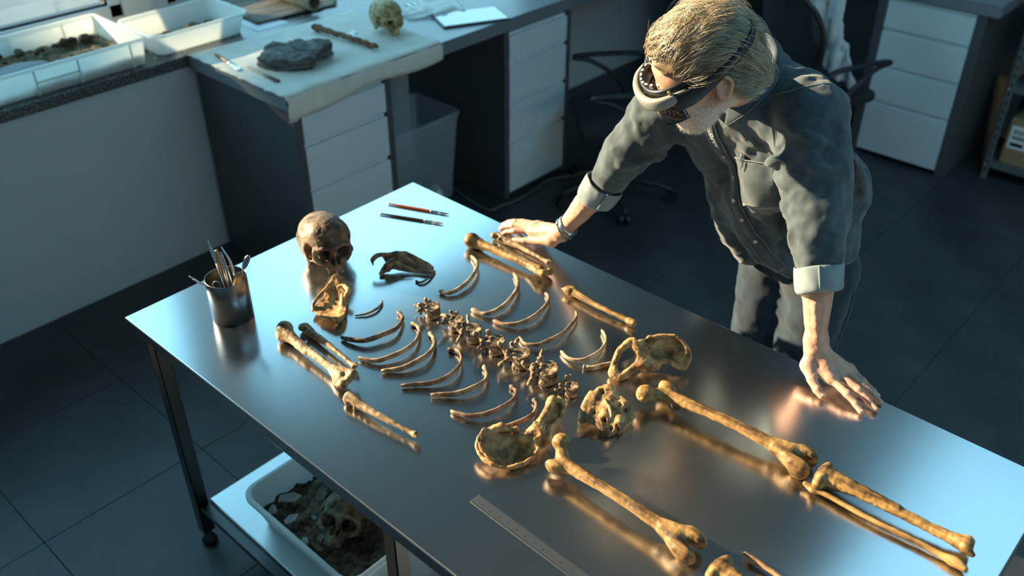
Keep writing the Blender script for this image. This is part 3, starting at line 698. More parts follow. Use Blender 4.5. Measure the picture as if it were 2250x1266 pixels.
rib([(0.5605, -0.5754, 0.9080), (0.5890, -0.5820, 0.9080), (0.6136, -0.6092, 0.9080), (0.6273, -0.6451, 0.9080), (0.6212, -0.6843, 0.9080), (0.6048, -0.7269, 0.9080), (0.5666, -0.7509, 0.9080), (0.5371, -0.7585, 0.9080)], B_ribd, 'first full rib of the near row, closest to the skull')
rib([(0.6278, -0.5846, 0.9080), (0.6559, -0.5848, 0.9080), (0.6858, -0.6057, 0.9080), (0.7096, -0.6446, 0.9080), (0.7163, -0.6869, 0.9080), (0.7069, -0.7271, 0.9080), (0.6861, -0.7644, 0.9080), (0.6414, -0.7845, 0.9080)], B_rib, 'second full rib of the near row, broad and blunt ended', rh=.0075)
rib([(0.6976, -0.5808, 0.9080), (0.7292, -0.5937, 0.9080), (0.7594, -0.6207, 0.9080), (0.7753, -0.6593, 0.9080), (0.7742, -0.6992, 0.9080), (0.7602, -0.7427, 0.9080), (0.7268, -0.7809, 0.9080)], B_rib, 'third full rib of the near row, with flared pale head', head=1.15)
rib([(0.7893, -0.5987, 0.9080), (0.8143, -0.5891, 0.9080), (0.8481, -0.6057, 0.9080), (0.8724, -0.6400, 0.9080), (0.8787, -0.6843, 0.9080), (0.8629, -0.7258, 0.9080), (0.8090, -0.7849, 0.9080)], B_ribd, 'fourth full rib of the near row, long and slim', rw=.0036)
rib([(0.9088, -0.5837, 0.9080), (0.9433, -0.6078, 0.9080), (0.9624, -0.6395, 0.9080), (0.9589, -0.6741, 0.9080), (0.9403, -0.7126, 0.9080), (0.8916, -0.7595, 0.9080)], B_rib, 'fifth full rib of the near row, left of the vertebrae')
rib([(1.0138, -0.5974, 0.9080), (1.0392, -0.6030, 0.9080), (1.0605, -0.6331, 0.9080), (1.0634, -0.6764, 0.9080), (1.0505, -0.7199, 0.9080), (1.0199, -0.7523, 0.9080), (0.9724, -0.7665, 0.9080)], B_ribd, 'sixth full rib of the near row, dark and thick with pale tip', rw=.0048, rh=.0074)
rib([(1.0920, -0.5949, 0.9080), (1.1159, -0.6101, 0.9080), (1.1355, -0.6443, 0.9080), (1.1337, -0.6791, 0.9080), (1.1180, -0.7110, 0.9080), (1.0972, -0.7322, 0.9080)], B_ribd, 'short last rib of the near row, beside the dished hip bone')

# ---------- vertebrae, standing on their lower faces
def vertebra(seed, tp=.036, sp=.034):
    S = Solid((-.075, -.055, -.004), (.03, .055, .062), .0016)
    rng = np.random.RandomState(seed); j = lambda a: rng.uniform(-a, a)
    def body(x, y, z):
        r = np.sqrt((x/.0185)**2+(y/.0235)**2)*.0205; waist = .0022*np.cos((z-.015)/.015*math.pi/2)
        d = np.maximum(r-(.0205-waist), np.abs(z-.015)-.0145); return d
    S.put(body, (-.025, -.03, -.002), (.025, .03, .032))
    S.ell((.000, 0, .033), (.014, .017, .0060), .003, 'sub')
    for s in (-1, 1):
        S.cap((-.012, s*.012, .020), (-.022, s*.013, .022), .0060, .0052, .005)              # pedicle
        S.cap((-.022, s*.013, .022), (-.032, s*.003, .022), .0050, .0055, .004)              # lamina
        S.tube([(-.021, s*.014, .021), (-.024+j(.004), s*.024, .022+j(.004)), (-.027+j(.006), s*tp, .023+j(.008))], [.0052, .0040, .0044], .004)
        S.cap((-.024, s*.014, .024), (-.027+j(.003), s*(.015+j(.003)), .034+j(.004)), .0056, .0052, .004)   # upper joint
        S.cap((-.027, s*.012, .020), (-.030, s*.012, .006), .0046, .0042, .004)              # lower joint
    S.tube([(-.032, 0, .021), (-.040, j(.004), .024+j(.006)), (-.034-sp*.5, j(.006), .030+j(.012))], [.0056, .0046, .0050], .005)
    S.noise(.0016, .010, seed).noise(.0009, .004, seed+50)
    return S.mesh('vertebra')
VP = [((0.6419, -0.5128, 0.9000), 200, .90, 'topmost vertebra of the row, farthest from the sacrum'), ((0.7333, -0.5109, 0.9000), 188, .86, 'second vertebra in the row, with rough broken processes'),
      ((0.8032, -0.5118, 0.9000), 210, .96, 'third vertebra in the row, touching the second one'), ((0.8851, -0.5079, 0.9000), 205, 1.0, 'middle vertebra of the seven, with orange brown process'),
      ((0.9728, -0.5066, 0.9000), 200, 1.05, 'fifth vertebra in the row, large with a pale knob'), ((1.0676, -0.5083, 0.9000), 198, 1.10, 'sixth and biggest vertebra, with hollow worn face'),
      ((1.1460, -0.5093, 0.9000), 190, .78, 'last small vertebra, directly before the sacrum')]
for i, (p, az, sc, lab) in enumerate(VP):
    sc *= 1.22
    me = vertebra(31+i, .034+.006*(i % 3), .03+.004*(i % 2))
    M = rest(me, Matrix.Translation(p) @ Matrix.Rotation(math.radians(az-180), 4, 'Z') @ Matrix.Scale(sc, 4), ZT)
    obj('vertebra', me, B_vert, mw=M, label=lab, cat='vertebra', group='seven vertebrae standing in a row')


# ---------- shoulder blades, hip bones, sacrum: modelled where they lie
def place_solid(name, S, m, label, cat, group=None, z=ZT):
    P, Q = S.arrays(); c = P.mean(0); me = npmesh(name, P-c, Q)
    M = rest(me, Matrix.Translation(Vector(c)), z)
    return obj(name, me, m, mw=M, label=label, cat=cat, group=group)
def bounds(*pts, pad=.04):
    A = np.vstack([np.atleast_2d(p) for p in pts]); lo = A.min(0)-pad; hi = A.max(0)+pad; lo[2] = ZT-.015; return lo, hi
def xy(P): return [(p[0], p[1]) for p in P]
def smoothpoly(P, n=40):
    P = np.array(P); return smooth_curve(np.vstack([P, P[:1]]), n)[:-1]
# far shoulder blade, propped on its processes
O = [(0.3353, -0.4365, 0.9350), (0.3483, -0.4107, 0.9400), (0.3678, -0.3784, 0.9350), (0.4094, -0.3607, 0.9280), (0.4499, -0.3520, 0.9150), (0.4782, -0.3527, 0.9080), (0.4842, -0.3737, 0.9060), (0.4504, -0.3946, 0.9060), (0.4131, -0.4124, 0.9080), (0.3875, -0.4367, 0.9150), (0.3584, -0.4430, 0.9250)]
A = np.array(O); c0 = A.mean(0); 
G = np.linalg.lstsq(np.c_[A[:, :2]-c0[:2], np.ones(len(A))], A[:, 2], rcond=None)[0]
S = Solid(*bounds(A), .0018)
S.plate(xy(smoothpoly(A)), (0, 0, 0), (1, 0, 0), (0, 1, 0), .0024, lambda u, v: G[0]*(u-c0[0])+G[1]*(v-c0[1])+G[2]+.10*((u-c0[0])**2)/.05*.5, zr=1.0)
S.tube([(0.4226, -0.3913, 0.9300), (0.3818, -0.4089, 0.9420), (0.3604, -0.4387, 0.9500), (0.3461, -0.4623, 0.9500), (0.3457, -0.4828, 0.9400), (0.3521, -0.4900, 0.9250)], [.003, .005, .007, .0075, .007, .0055], .008, n=16)
S.tube([(0.3865, -0.4054, 0.9260), (0.3770, -0.4376, 0.9240), (0.3718, -0.4558, 0.9140), (0.3768, -0.4755, 0.9060)], [.008, .012, .009, .007], .010, n=10)
S.ell((0.3838, -0.4547, 0.9220), (.012, .012, .016), .008); S.ell((0.3813, -0.4627, 0.9280), (.007, .007, .010), .004, 'sub')
S.tube([(0.3842, -0.4376, 0.9140), (0.4365, -0.4059, 0.9070), (0.4817, -0.3713, 0.9070)], [.005, .004, .004], .006, n=8)
S.noise(.0010, .014, 41).noise(.0006, .005, 42)
place_solid('shoulder_blade', S, B_armd, 'far shoulder blade with hooked tip, between skull and far ribs', 'bone', 'shoulder blades')
# near shoulder blade, hollow side up
A = np.array([(0.3160, -0.5938, 0.9300), (0.3175, -0.6154, 0.9300), (0.3435, -0.6594, 0.9300), (0.3614, -0.6932, 0.9300), (0.3729, -0.7218, 0.9280), (0.3834, -0.7371, 0.9220), (0.4054, -0.7455, 0.9150), (0.4335, -0.7458, 0.9100), (0.4678, -0.7377, 0.9100), (0.4853, -0.7225, 0.9120), (0.4787, -0.6990, 0.9150), (0.4571, -0.6756, 0.9220), (0.4233, -0.6442, 0.9260), (0.4031, -0.6238, 0.9300), (0.3807, -0.6190, 0.9300), (0.3542, -0.6111, 0.9300)])
c0 = A.mean(0); S = Solid(*bounds(A), .0018)
S.plate(xy(smoothpoly(A)), (0, 0, 0), (1, 0, 0), (0, 1, 0), .0024, lambda u, v: (.909)+.25*((u-c0[0])**2+(v-c0[1])**2)/.12+.0022*np.sin((u*.35-v)*260)*np.exp(-((u-c0[0]-.01)**2+(v-c0[1])**2)/.0012), zr=1.0)
S.tube([(0.3125, -0.5900, 0.9250), (0.3401, -0.6557, 0.9250), (0.3711, -0.7208, 0.9250), (0.3911, -0.7404, 0.9180)], [.004, .004, .0055, .0045], .006, n=12)
S.tube([(0.3987, -0.6411, 0.9240), (0.4261, -0.6646, 0.9140), (0.4645, -0.7027, 0.9100)], [.006, .005, .008], .007, n=8)
S.tube([(0.4156, -0.6374, 0.9300), (0.4111, -0.6260, 0.9380), (0.3874, -0.6232, 0.9400), (0.3770, -0.6351, 0.9380)], [.007, .008, .006, .006], .008, n=10)
S.cap((0.4586, -0.6912, 0.9120), (0.4731, -0.7191, 0.9120), .009, .011, .008)
S.noise(.0010, .014, 43).noise(.0006, .005, 44)
place_solid('shoulder_blade', S, B_pelv, 'near shoulder blade lying hollow side up below the skull', 'bone', 'shoulder blades')
# near hip bone: a dished blade
A = np.array([(1.1217, -0.8308, 0.9250), (1.1164, -0.8067, 0.9350), (1.1247, -0.7844, 0.9450), (1.1357, -0.7619, 0.9480), (1.1493, -0.7577, 0.9450), (1.1577, -0.7511, 0.9400), (1.1624, -0.7371, 0.9420), (1.1777, -0.7349, 0.9400), (1.1873, -0.7232, 0.9380), (1.1886, -0.6988, 0.9380), (1.2091, -0.6959, 0.9300), (1.2226, -0.7047, 0.9200), (1.2304, -0.7233, 0.9120), (1.2338, -0.7497, 0.9070), (1.2283, -0.7878, 0.9050), (1.2078, -0.8242, 0.9050), (1.1740, -0.8401, 0.9070), (1.1453, -0.8403, 0.9140)])
c0 = np.array((1.1815, -0.7723, 0.9150))
G = np.linalg.lstsq(np.c_[A[:, :2]-c0[:2], np.ones(len(A))], A[:, 2], rcond=None)[0]
S = Solid(*bounds(A, [(1.1812, -0.5920, 0.9600)], pad=.03), .002)
S.plate(xy(smoothpoly(A, 54)), (0, 0, 0), (1, 0, 0), (0, 1, 0), .0032, lambda u, v: G[0]*(u-c0[0])+G[1]*(v-c0[1])+G[2]-.020+.026*np.minimum(((u-c0[0])**2+(v-c0[1])**2)/.0036, 1.3), zr=1.0)
S.tube([(1.2337, -0.7431, 0.9080), (1.2283, -0.7879, 0.9080), (1.2078, -0.8243, 0.9080), (1.1748, -0.8409, 0.9110), (1.1461, -0.8411, 0.9180), (1.1237, -0.8298, 0.9270), (1.1194, -0.8068, 0.9370), (1.1273, -0.7841, 0.9450), (1.1394, -0.7627, 0.9480)], [.004, .0045, .005, .005, .005, .005, .006, .009, .010], .007, n=28)
S.tube([(1.1394, -0.7627, 0.9480), (1.1560, -0.7555, 0.9420), (1.1645, -0.7394, 0.9420)], [.008, .005, .006], .006, n=6)
S.tube([(1.1846, -0.7425, 0.9250), (1.1931, -0.7135, 0.9320), (1.1874, -0.6743, 0.9380), (1.1752, -0.6370, 0.9420), (1.1643, -0.6091, 0.9450)], [.012, .012, .0105, .011, .014], .012, n=12)
S.plate(xy([(1.1518, -0.6115, 0.9450), (1.1663, -0.5891, 0.9450), (1.1892, -0.5921, 0.9400), (1.2032, -0.6153, 0.9300), (1.2109, -0.6478, 0.9200), (1.2163, -0.6824, 0.9150), (1.2141, -0.7012, 0.9150), (1.2002, -0.6756, 0.9250), (1.1840, -0.6403, 0.9350)]), (0, 0, 0), (1, 0, 0), (0, 1, 0), .006, lambda u, v: .926+0*u, .008, rd=.004, zr=1.0)
S.tube([(1.1687, -0.5883, 0.9400), (1.1905, -0.5968, 0.9350), (1.2018, -0.6201, 0.9250), (1.2070, -0.6548, 0.9150), (1.2132, -0.6936, 0.9120)], [.008, .007, .006, .007, .009], .006, n=12)
S.cap((1.2142, -0.7274, 0.9160), (1.2203, -0.7017, 0.9120), .016, .014, .010)
S.sph((1.2279, -0.7207, 0.9260), .014, .004, 'sub'); S.ell((1.1988, -0.6343, 0.9400), (.006, .012, .012), .004, 'sub')
S.noise(.0013, .014, 45).noise(.0009, .005, 46)
place_solid('hip_bone', S, B_pelv, 'near hip bone with dished blade, touching the nearer thigh bone', 'bone', 'hip bones')
# far hip bone: blade tilted towards the camera, ring standing up on the left
r_ = np.array((.738, .674, 0)); u_ = np.array((-.42, .46, .78)); c0 = np.array((1.2495, -0.2719, 0.9400)); q = 1/800.
A = [(-62*q, 18*q), (-50*q, 26*q), (-26*q, 34*q), (2*q, 38*q), (30*q, 37*q), (48*q, 24*q), (60*q, 4*q), (60*q, -12*q), (48*q, -30*q), (34*q, -28*q), (14*q, -14*q), (-8*q, -16*q), (-22*q, -30*q), (-44*q, -22*q), (-52*q, -4*q)]
ext = [c0+r_*a*1.0+u_*b for a, b in A]+[(1.1781, -0.3923, 0.9000), (1.1868, -0.3202, 0.9900)]
S = Solid(*bounds(ext, pad=.03), .002)
S.plate(smoothpoly(A, 50), c0, r_, u_, .0030, lambda u, v: -.014+.016*np.minimum((u*u+v*v)/.0025, 1.6), rd=.0015, zr=.05)
U = lambda a, b, w=.004: tuple(c0+r_*a*q+u_*b*q+np.cross(r_, u_)*w)
S.tube([U(-26, 33), U(2, 37), U(30, 36), U(48, 23), U(59, 4), U(59, -12), U(48, -28)], [.007, .0065, .0055, .005, .005, .005, .006], .007, n=20)
S.tube([U(48, -28), U(34, -27), U(14, -15), U(-8, -16)], [.006, .006, .006, .009], .006, n=10)
S.tube([(1.2187, -0.2984, 0.9450), (1.2033, -0.3107, 0.9560), (1.1831, -0.3084, 0.9680), (1.1731, -0.3297, 0.9600), (1.1693, -0.3505, 0.9460), (1.1724, -0.3683, 0.9280), (1.1835, -0.3887, 0.9100)], [.014, .011, .011, .0095, .009, .009, .011], .010, n=20)
S.tube([(1.1835, -0.3887, 0.9100), (1.2035, -0.3838, 0.9060), (1.2117, -0.3562, 0.9120), (1.2186, -0.3312, 0.9220), (1.2404, -0.3113, 0.9220)], [.011, .011, .012, .014, .016], .010, n=14)
S.tube([(1.2046, -0.3078, 0.9520), (1.2169, -0.3190, 0.9380), (1.2310, -0.3248, 0.9250)], [.010, .012, .016], .010, n=8)
S.tube([(1.2111, -0.3260, 0.9300), (1.1978, -0.3392, 0.9260), (1.1924, -0.3552, 0.9220)], [.009, .007, .008], .008, n=6)
S.cap((1.2325, -0.3101, 0.9200), (1.2511, -0.2949, 0.9150), .017, .012, .012)
S.sph((1.2347, -0.3367, 0.9160), .011, .006, 'sub')
S.noise(.0014, .014, 47).noise(.0009, .005, 48)
place_solid('hip_bone', S, B_pelv, 'far hip bone standing on its ring, touching the farther thigh bone', 'bone', 'hip bones')
# sacrum
A = np.array([(1.2402, -0.6007, 0.9150), (1.2288, -0.5835, 0.9200), (1.2187, -0.5713, 0.9250), (1.2117, -0.5457, 0.9350), (1.2055, -0.5132, 0.9400), (1.2164, -0.5125, 0.9400), (1.2175, -0.4961, 0.9450), (1.2184, -0.4719, 0.9480), (1.2323, -0.4638, 0.9450), (1.2520, -0.4706, 0.9400), (1.2801, -0.4739, 0.9350), (1.2986, -0.4721, 0.9300), (1.3084, -0.4736, 0.9250), (1.3110, -0.4846, 0.9250), (1.3283, -0.4850, 0.9180), (1.3287, -0.5110, 0.9150), (1.3267, -0.5409, 0.9120), (1.3187, -0.5659, 0.9080), (1.3013, -0.5792, 0.9120), (1.2794, -0.5838, 0.9220), (1.2569, -0.5870, 0.9220)])
c0 = A.mean(0); S = Solid(*bounds(A, pad=.03), .0018)
G = np.linalg.lstsq(np.c_[A[:, :2]-c0[:2], np.ones(len(A))], A[:, 2], rcond=None)[0]
S.plate(xy(A), (0, 0, 0), (1, 0, 0), (0, 1, 0), lambda u, v: .0085+.003*np.exp(-((u-c0[0])**2+(v-c0[1])**2)/.0010), lambda u, v: G[0]*(u-c0[0])+G[1]*(v-c0[1])+G[2]+.006-1.6*((u-c0[0])**2+(v-c0[1])**2)+.002*np.sin(u*150+v*60), rd=.003, zr=1.0)
S.cap((1.2284, -0.4955, 0.9450), (1.2374, -0.4778, 0.9450), .012, .012, .012)
S.tube([(1.2554, -0.5199, 0.9500), (1.2867, -0.5391, 0.9520), (1.3108, -0.5610, 0.9450)], [.004, .004, .003], .008, n=8)
S.tube([(1.2425, -0.5937, 0.9250), (1.2257, -0.5578, 0.9350), (1.2141, -0.5223, 0.9420)], [.006, .006, .005], .008, n=8)
for i, (p, rr) in enumerate((((1.2372, -0.5055, 0.9300), .0068), ((1.2700, -0.5006, 0.9300), .0082), ((1.2887, -0.5014, 0.9300), .0068), ((1.3065, -0.5031, 0.9300), .0045), ((1.2545, -0.5617, 0.9300), .0062), ((1.2877, -0.5598, 0.9300), .0058), ((1.3113, -0.5620, 0.9300), .0058), ((1.3216, -0.5517, 0.9250), .0042))):
    S.cap((p[0], p[1], .88), (p[0]-.004, p[1]+.004, .98), rr, rr, .003, 'sub')
S.ell((1.2636, -0.5906, 0.9050), (.022, .022, .016), .006, 'sub')
S.noise(.0014, .014, 51).noise(.0008, .005, 52)
place_solid('sacrum', S, B_sacr, 'rough sacrum with paired holes, between the two hip bones', 'bone')


# ================================================================== things on the table beside the bones
M_cup = steel('cup_steel', .26, (.21, .215, .215), (60, 60, 1), .6, .01)
M_chrome = mat('tool_steel', (.62, .63, .63), .22, 1)
M_wood = mat('tool_wood', (.36, .20, .08), .45, col2=(.22, .11, .04), cscale=40, stretch=(1, 1, .1))
CUP = Vector((0.2223, -0.8940, 0.9000)); CR, CH = .057, .132
obj('tool_cup', lathe('tool_cup', [(0, .0005), (CR-.002, .0005), (CR, .002), (CR, CH-.001), (CR-.0006, CH), (CR-.0016, CH), (CR-.002, CH-.001), (CR-.002, .004), (0, .004)], (0, 0, 0), 56), M_cup, mw=Matrix.Translation(CUP), label='brushed steel cup holding tools at the left end of the table', cat='cup')
def cp(dx, dy, z): return (CUP.x+dx, CUP.y+dy, ZT+z)
# camera-right is (.74, .67), camera-away is (-.67, .74)
def lean(a, b, z0, z1):      # a, b: (right, away) in metres at the foot and the tip
    f = lambda p, z: (CUP.x+.74*p[0]-.67*p[1], CUP.y+.67*p[0]+.74*p[1], ZT+z)
    return f(a, z0), f(b, z1)
def tool(name, parts, label, cat='tool'):
    r = root(name, parts[0][1].vertices[0].co.copy(), label, cat, 'hand tools standing in the steel cup')
    for nm, me, m in parts: obj(nm, me, m, r)
a, b = lean((.012, -.022), (-.036, .024), .008, .232); A, B = np.array(a), np.array(b); D = (B-A)/np.linalg.norm(B-A)
tool('wax_spatula', [('shaft', sweep('shaft', [A, A+D*.17], [.0022, .0016], sides=8), M_chrome), ('blade', sweep('blade', [A+D*.168, A+D*.185, A+D*.205, B], [.0018, .0052, .0055, .001], [.0016, .0010, .0009, .0006], n=12, up=(.67, -.74, .1)), M_chrome)], 'thin steel spatula with leaf tip at the back of the cup')
a, b = lean((.010, .0), (-.018, .020), .006, .205); A, B = np.array(a), np.array(b); D = (B-A)/np.linalg.norm(B-A)
tool('knurled_probe', [('handle', sweep('handle', [A+D*.07, A+D*.19, B], [.0055, .0058, .004], n=10), mat('brass_dull', (.33, .27, .18), .4, 1)), ('needle', sweep('needle', [A, A+D*.075], [.0008, .0022], sides=8), M_chrome)], 'dull brass probe with round end in the cup')
for sgn, lab in ((-1, 'slim bright tweezers standing upright in the cup'), ):
    a, b = lean((.016, -.005), (-.006, .018), .006, .200); A, B = np.array(a), np.array(b); R_ = np.array((.74, .67, 0))
    tool('tweezers', [('arm', sweep('arm', [A, A*.5+B*.5+R_*.005, B+R_*.0005], [.0012, .0042, .0040], .0012, n=14, up=(-.67, .74, 0)), M_chrome), ('arm', sweep('arm', [A-R_*.0025, A*.5+B*.5-R_*.005, B-R_*.0005], [.0012, .0042, .0040], .0012, n=14, up=(-.67, .74, 0)), M_chrome)], lab, 'tweezers')
a, b = lean((.034, -.012), (.002, .026), .006, .212); A, B = np.array(a), np.array(b); R_ = np.array((.74, .67, 0))
tool('curved_forceps', [('shaft', sweep('shaft', [A, A*.55+B*.45+R_*.006, A*.2+B*.8+R_*.006, B-R_*.006], [.0036, .0042, .0042, .0022], [.0028, .003, .003, .0018], n=16), M_chrome)], 'bent steel forceps rising from the middle of the cup', 'forceps')
a, b = lean((-.010, -.004), (.072, .010), .030, .195); A, B = np.array(a), np.array(b); D = (B-A)/np.linalg.norm(B-A)
tool('palette_knife', [('handle', sweep('handle', [A, A+D*.03, A+D*.07, A+D*.105, A+D*.118, A+D*.126], [.006, .0085, .0125, .0165, .013, .004], [.005, .007, .009, .011, .009, .004], n=22, up=(.67, -.74, 0)), M_wood), ('ferrule', sweep('ferrule', [A+D*.122, A+D*.14], [.0040, .0032], n=4), M_chrome), ('blade', sweep('blade', [A+D*.138, A+D*.150, A+D*.172, B], [.0036, .0075, .0085, .004], [.0012, .0010, .0010, .0006], n=14, up=(.67, -.74, 0)), M_chrome)], 'wooden handled palette knife leaning right in the cup', 'knife')
def wire(label, a, b, w, seed):
    A, B = [np.array(t) for t in lean(a, b, .02, .122)]; D = (B-A)/np.linalg.norm(B-A); N = np.cross(D, (-.3, .3, .9)); N /= np.linalg.norm(N)
    E = B+D*.0
    loop = [E-N*.002, E+D*.018-N*w, E+D*.040-N*w*.9, E+D*.052, E+D*.040+N*w*.9, E+D*.018+N*w, E+N*.002]
    tool('wire_loop_tool', [('handle', sweep('handle', [A, B], [.0028, .0024], sides=8), M_chrome), ('loop', sweep('loop', loop, .0011, n=30, sides=6), M_chrome)], label, 'modelling tool')
wire('wire loop tool resting on the left rim of the cup', (.036, .0), (-.050, -.030), .012, 1)
wire('narrow wire loop tool crossing the cup mouth', (.03, .02), (-.040, -.036), .008, 2)
wire('small wire loop tool at the cup\'s front', (-.03, .02), (-.010, -.045), .010, 3)
# paint brushes
def brush(a, b, hm, tm, label):
    A, B = np.array(a), np.array(b); A[2] = ZT+.0042; B[2] = ZT+.0045; D = (B-A)/np.linalg.norm(B-A); L = np.linalg.norm(B-A)
    r = root('paint_brush', tuple((A+B)/2*np.array((1, 1, 0))+np.array((0, 0, ZT))), label, 'paint brush', 'paint brushes on the table')
    obj('handle', sweep('handle', [A, A+D*.04, A+D*L*.40, A+D*L*.66, A+D*L*.70], [.0028, .0036, .0043, .0040, .0032], n=22, sides=12), hm, r)
    obj('ferrule', sweep('ferrule', [A+D*L*.69, A+D*L*.70, A+D*L*.74, A+D*L*.75, A+D*L*.76, A+D*L*.84], [.0036, .0040, .0040, .0036, .0040, .0030], sides=14), M_chrome, r)
    obj('bristles', sweep('bristles', [A+D*L*.83, A+D*L*.88, A+D*L*.94, B], [.0030, .0038, .0028, .0004], n=12, sides=10), tm, r)
brush((0.0588, -0.1710, 0.9040), (0.2688, -0.0800, 0.9040), mat('brush_red', (.26, .06, .012), .25, coat=.5), mat('bristle_dark', (.02, .014, .012), .7), 'reddish wooden paint brush with dark bristles')
brush((0.0905, -0.2351, 0.9040), (0.3006, -0.1363, 0.9040), mat('brush_black', (.022, .012, .012), .25, coat=.5), mat('bristle_tan', (.22, .11, .03), .7), 'dark handled paint brush with tan bristles')
# steel ruler with its numbers
A, B = np.array((1.2102, -0.9282, 0.9010)), np.array((1.5105, -0.9356, 0.9010)); D = (B-A); D[2] = 0; D /= np.linalg.norm(D); N = np.array((-D[1], D[0], 0))
RM = Matrix(((D[0], N[0], 0, A[0]), (D[1], N[1], 0, A[1]), (0, 0, 1, ZT), (0, 0, 0, 1)))
rl = obj('steel_ruler', box('steel_ruler', (0, -.0150, 0), (.32, .0150, .0010), .0003), mat('ruler_steel', (.27, .28, .29), .36, .95), mw=RM, label='thin steel ruler lying near the front edge of the table', cat='ruler')
M_ink = mat('ink_black', (.01, .01, .01), .5)
ticks = []
for i in range(1, 310):
    l = .0065 if i % 10 == 0 else (.0048 if i % 5 == 0 else .0032)
    ticks.append(((.004+i*.001-.00012, -.0148, .0010), (.004+i*.001+.00012, -.0148+l, .00112)))
    if i % 2 == 0: ticks.append(((.004+i*.001-.00012, .0148-l*.8, .0010), (.004+i*.001+.00012, .0148, .00112)))
tk = obj('scale_marks', boxes('scale_marks', ticks), M_ink, rl, mw=RM, kind='stuff')
for i in range(1, 12):
    cu = bpy.data.curves.new('number', 'FONT'); cu.body = str(i); cu.size = .0075; cu.align_x = 'CENTER'; cu.align_y = 'CENTER'
    to = bpy.data.objects.new('number', cu); COL.objects.link(to); bpy.context.view_layer.update()
    me = bpy.data.meshes.new_from_object(to.evaluated_get(bpy.context.evaluated_depsgraph_get())); bpy.data.objects.remove(to)
    obj('number', me, M_ink, rl, mw=RM @ Matrix.Translation((.004+i*.0254, -.002, .00115)))
obj('hole', merge('hole', [lathe_vf([(0, .00125), (.003, .00125), (.003, .0008)], (.312, 0, 0), 14)]), M_ink, rl, mw=RM)


# ================================================================== tubs, finds and tools on the sill, the desk and the shelf
def translucent(name, col, tw=.45, rough=.35):
    m = bpy.data.materials.new(name); m.use_nodes = True; n = m.node_tree; b = n.nodes['Principled BSDF']; o = [q for q in n.nodes if q.type == 'OUTPUT_MATERIAL'][0]
    b.inputs['Base Color'].default_value = (*col, 1); b.inputs['Roughness'].default_value = rough
    t = n.nodes.new('ShaderNodeBsdfTranslucent'); t.inputs[0].default_value = (*col, 1); mx = n.nodes.new('ShaderNodeMixShader'); mx.inputs[0].default_value = tw
    n.links.new(b.outputs[0], mx.inputs[1]); n.links.new(t.outputs[0], mx.inputs[2]); n.links.new(mx.outputs[0], o.inputs[0]); return m
M_crate = translucent('crate_plastic', (.86, .88, .85), .62)
M_tray = translucent('tray_plastic', (.88, .91, .90), .45)
def clearplastic(name, col, tr_, rough=.15):
    m = bpy.data.materials.new(name); m.use_nodes = True; n = m.node_tree; b = n.nodes['Principled BSDF']; o = [q for q in n.nodes if q.type == 'OUTPUT_MATERIAL'][0]
    b.inputs['Base Color'].default_value = (*col, 1); b.inputs['Roughness'].default_value = rough
    t = n.nodes.new('ShaderNodeBsdfTransparent'); t.inputs[0].default_value = (.93, .96, .98, 1); mx = n.nodes.new('ShaderNodeMixShader'); mx.inputs[0].default_value = tr_
    n.links.new(b.outputs[0], mx.inputs[1]); n.links.new(t.outputs[0], mx.inputs[2]); n.links.new(mx.outputs[0], o.inputs[0]); return m
M_clear = clearplastic('clear_plastic', (.55, .62, .68), .72)
M_clear2 = clearplastic('clear_box_plastic', (.70, .78, .82), .62)
def rrect(x0, x1, y0, y1, r, z, n=6):
    P = []
    for cx, cy, a0 in ((x1-r, y1-r, 0), (x0+r, y1-r, 90), (x0+r, y0+r, 180), (x1-r, y0+r, 270)):
        for k in range(n+1):
            a = math.radians(a0+90*k/n); P.append((cx+r*math.cos(a), cy+r*math.sin(a), z))
    return P
def tub_mesh(name, x0, x1, y0, y1, z0, z1, r=.04, tp=.02, w=.004, lip=.012, lh=.012):
    R = lambda d, z, rr=None: rrect(x0+d, x1-d, y0+d, y1-d, max(.004, (r if rr is None else rr)-d*.4), z)
    loops = [R(tp+.006, z0), R(tp, z0+.006), R(.001, z1-lh), R(-lip, z1-lh), R(-lip, z1-.002), R(-lip+.002, z1), R(w-.002, z1), R(w, z1-.002), R(tp+w, z0+.010), R(tp+w+.006, z0+w)]
    N = len(loops[0]); V = [p for l in loops for p in l]
    F = [(i*N+j, i*N+(j+1) % N, (i+1)*N+(j+1) % N, (i+1)*N+j) for i in range(len(loops)-1) for j in range(N)]
    F += [tuple(range(N))[::-1], tuple((len(loops)-1)*N+j for j in range(N))]
    return tagsharp(pymesh(name, V, F), 50)
SZ = .985
def heap(name, x0, x1, y0, y1, z0, h, m, label, cat, seed, slope=0, lump=.035):
    S = Solid((x0-.01, y0-.01, z0-.012), (x1+.01, y1+.01, z0+h*2.2+.02), .006)
    rng = np.random.RandomState(seed); gx = rng.uniform(-1, 1, (7, 7))
    def fn(x, y, z):
        u = (x-x0)/(x1-x0)*5.99; v = (y-y0)/(y1-y0)*5.99; i = np.clip(u.astype(int), 0, 5); j = np.clip(v.astype(int), 0, 5); a = u-i; b = v-j; a = a*a*(3-2*a); b = b*b*(3-2*b)
        H = (gx[i, j]*(1-a)*(1-b)+gx[i+1, j]*a*(1-b)+gx[i, j+1]*(1-a)*b+gx[i+1, j+1]*a*b)*h*.35+h+slope*(v/6-.5)
        e = np.minimum(np.minimum(x-x0, x1-x), np.minimum(y-y0, y1-y))
        return np.maximum(np.maximum((z-z0-H)*.7, z0-z), -e)
    S.put(fn, (x0, y0, z0-.004), (x1, y1, z0+h*2.2)); S.noise(.006, .024, seed).noise(.003, .012, seed+1)
    return obj(name, S.mesh(name), m, label=label, cat=cat, kind='stuff')
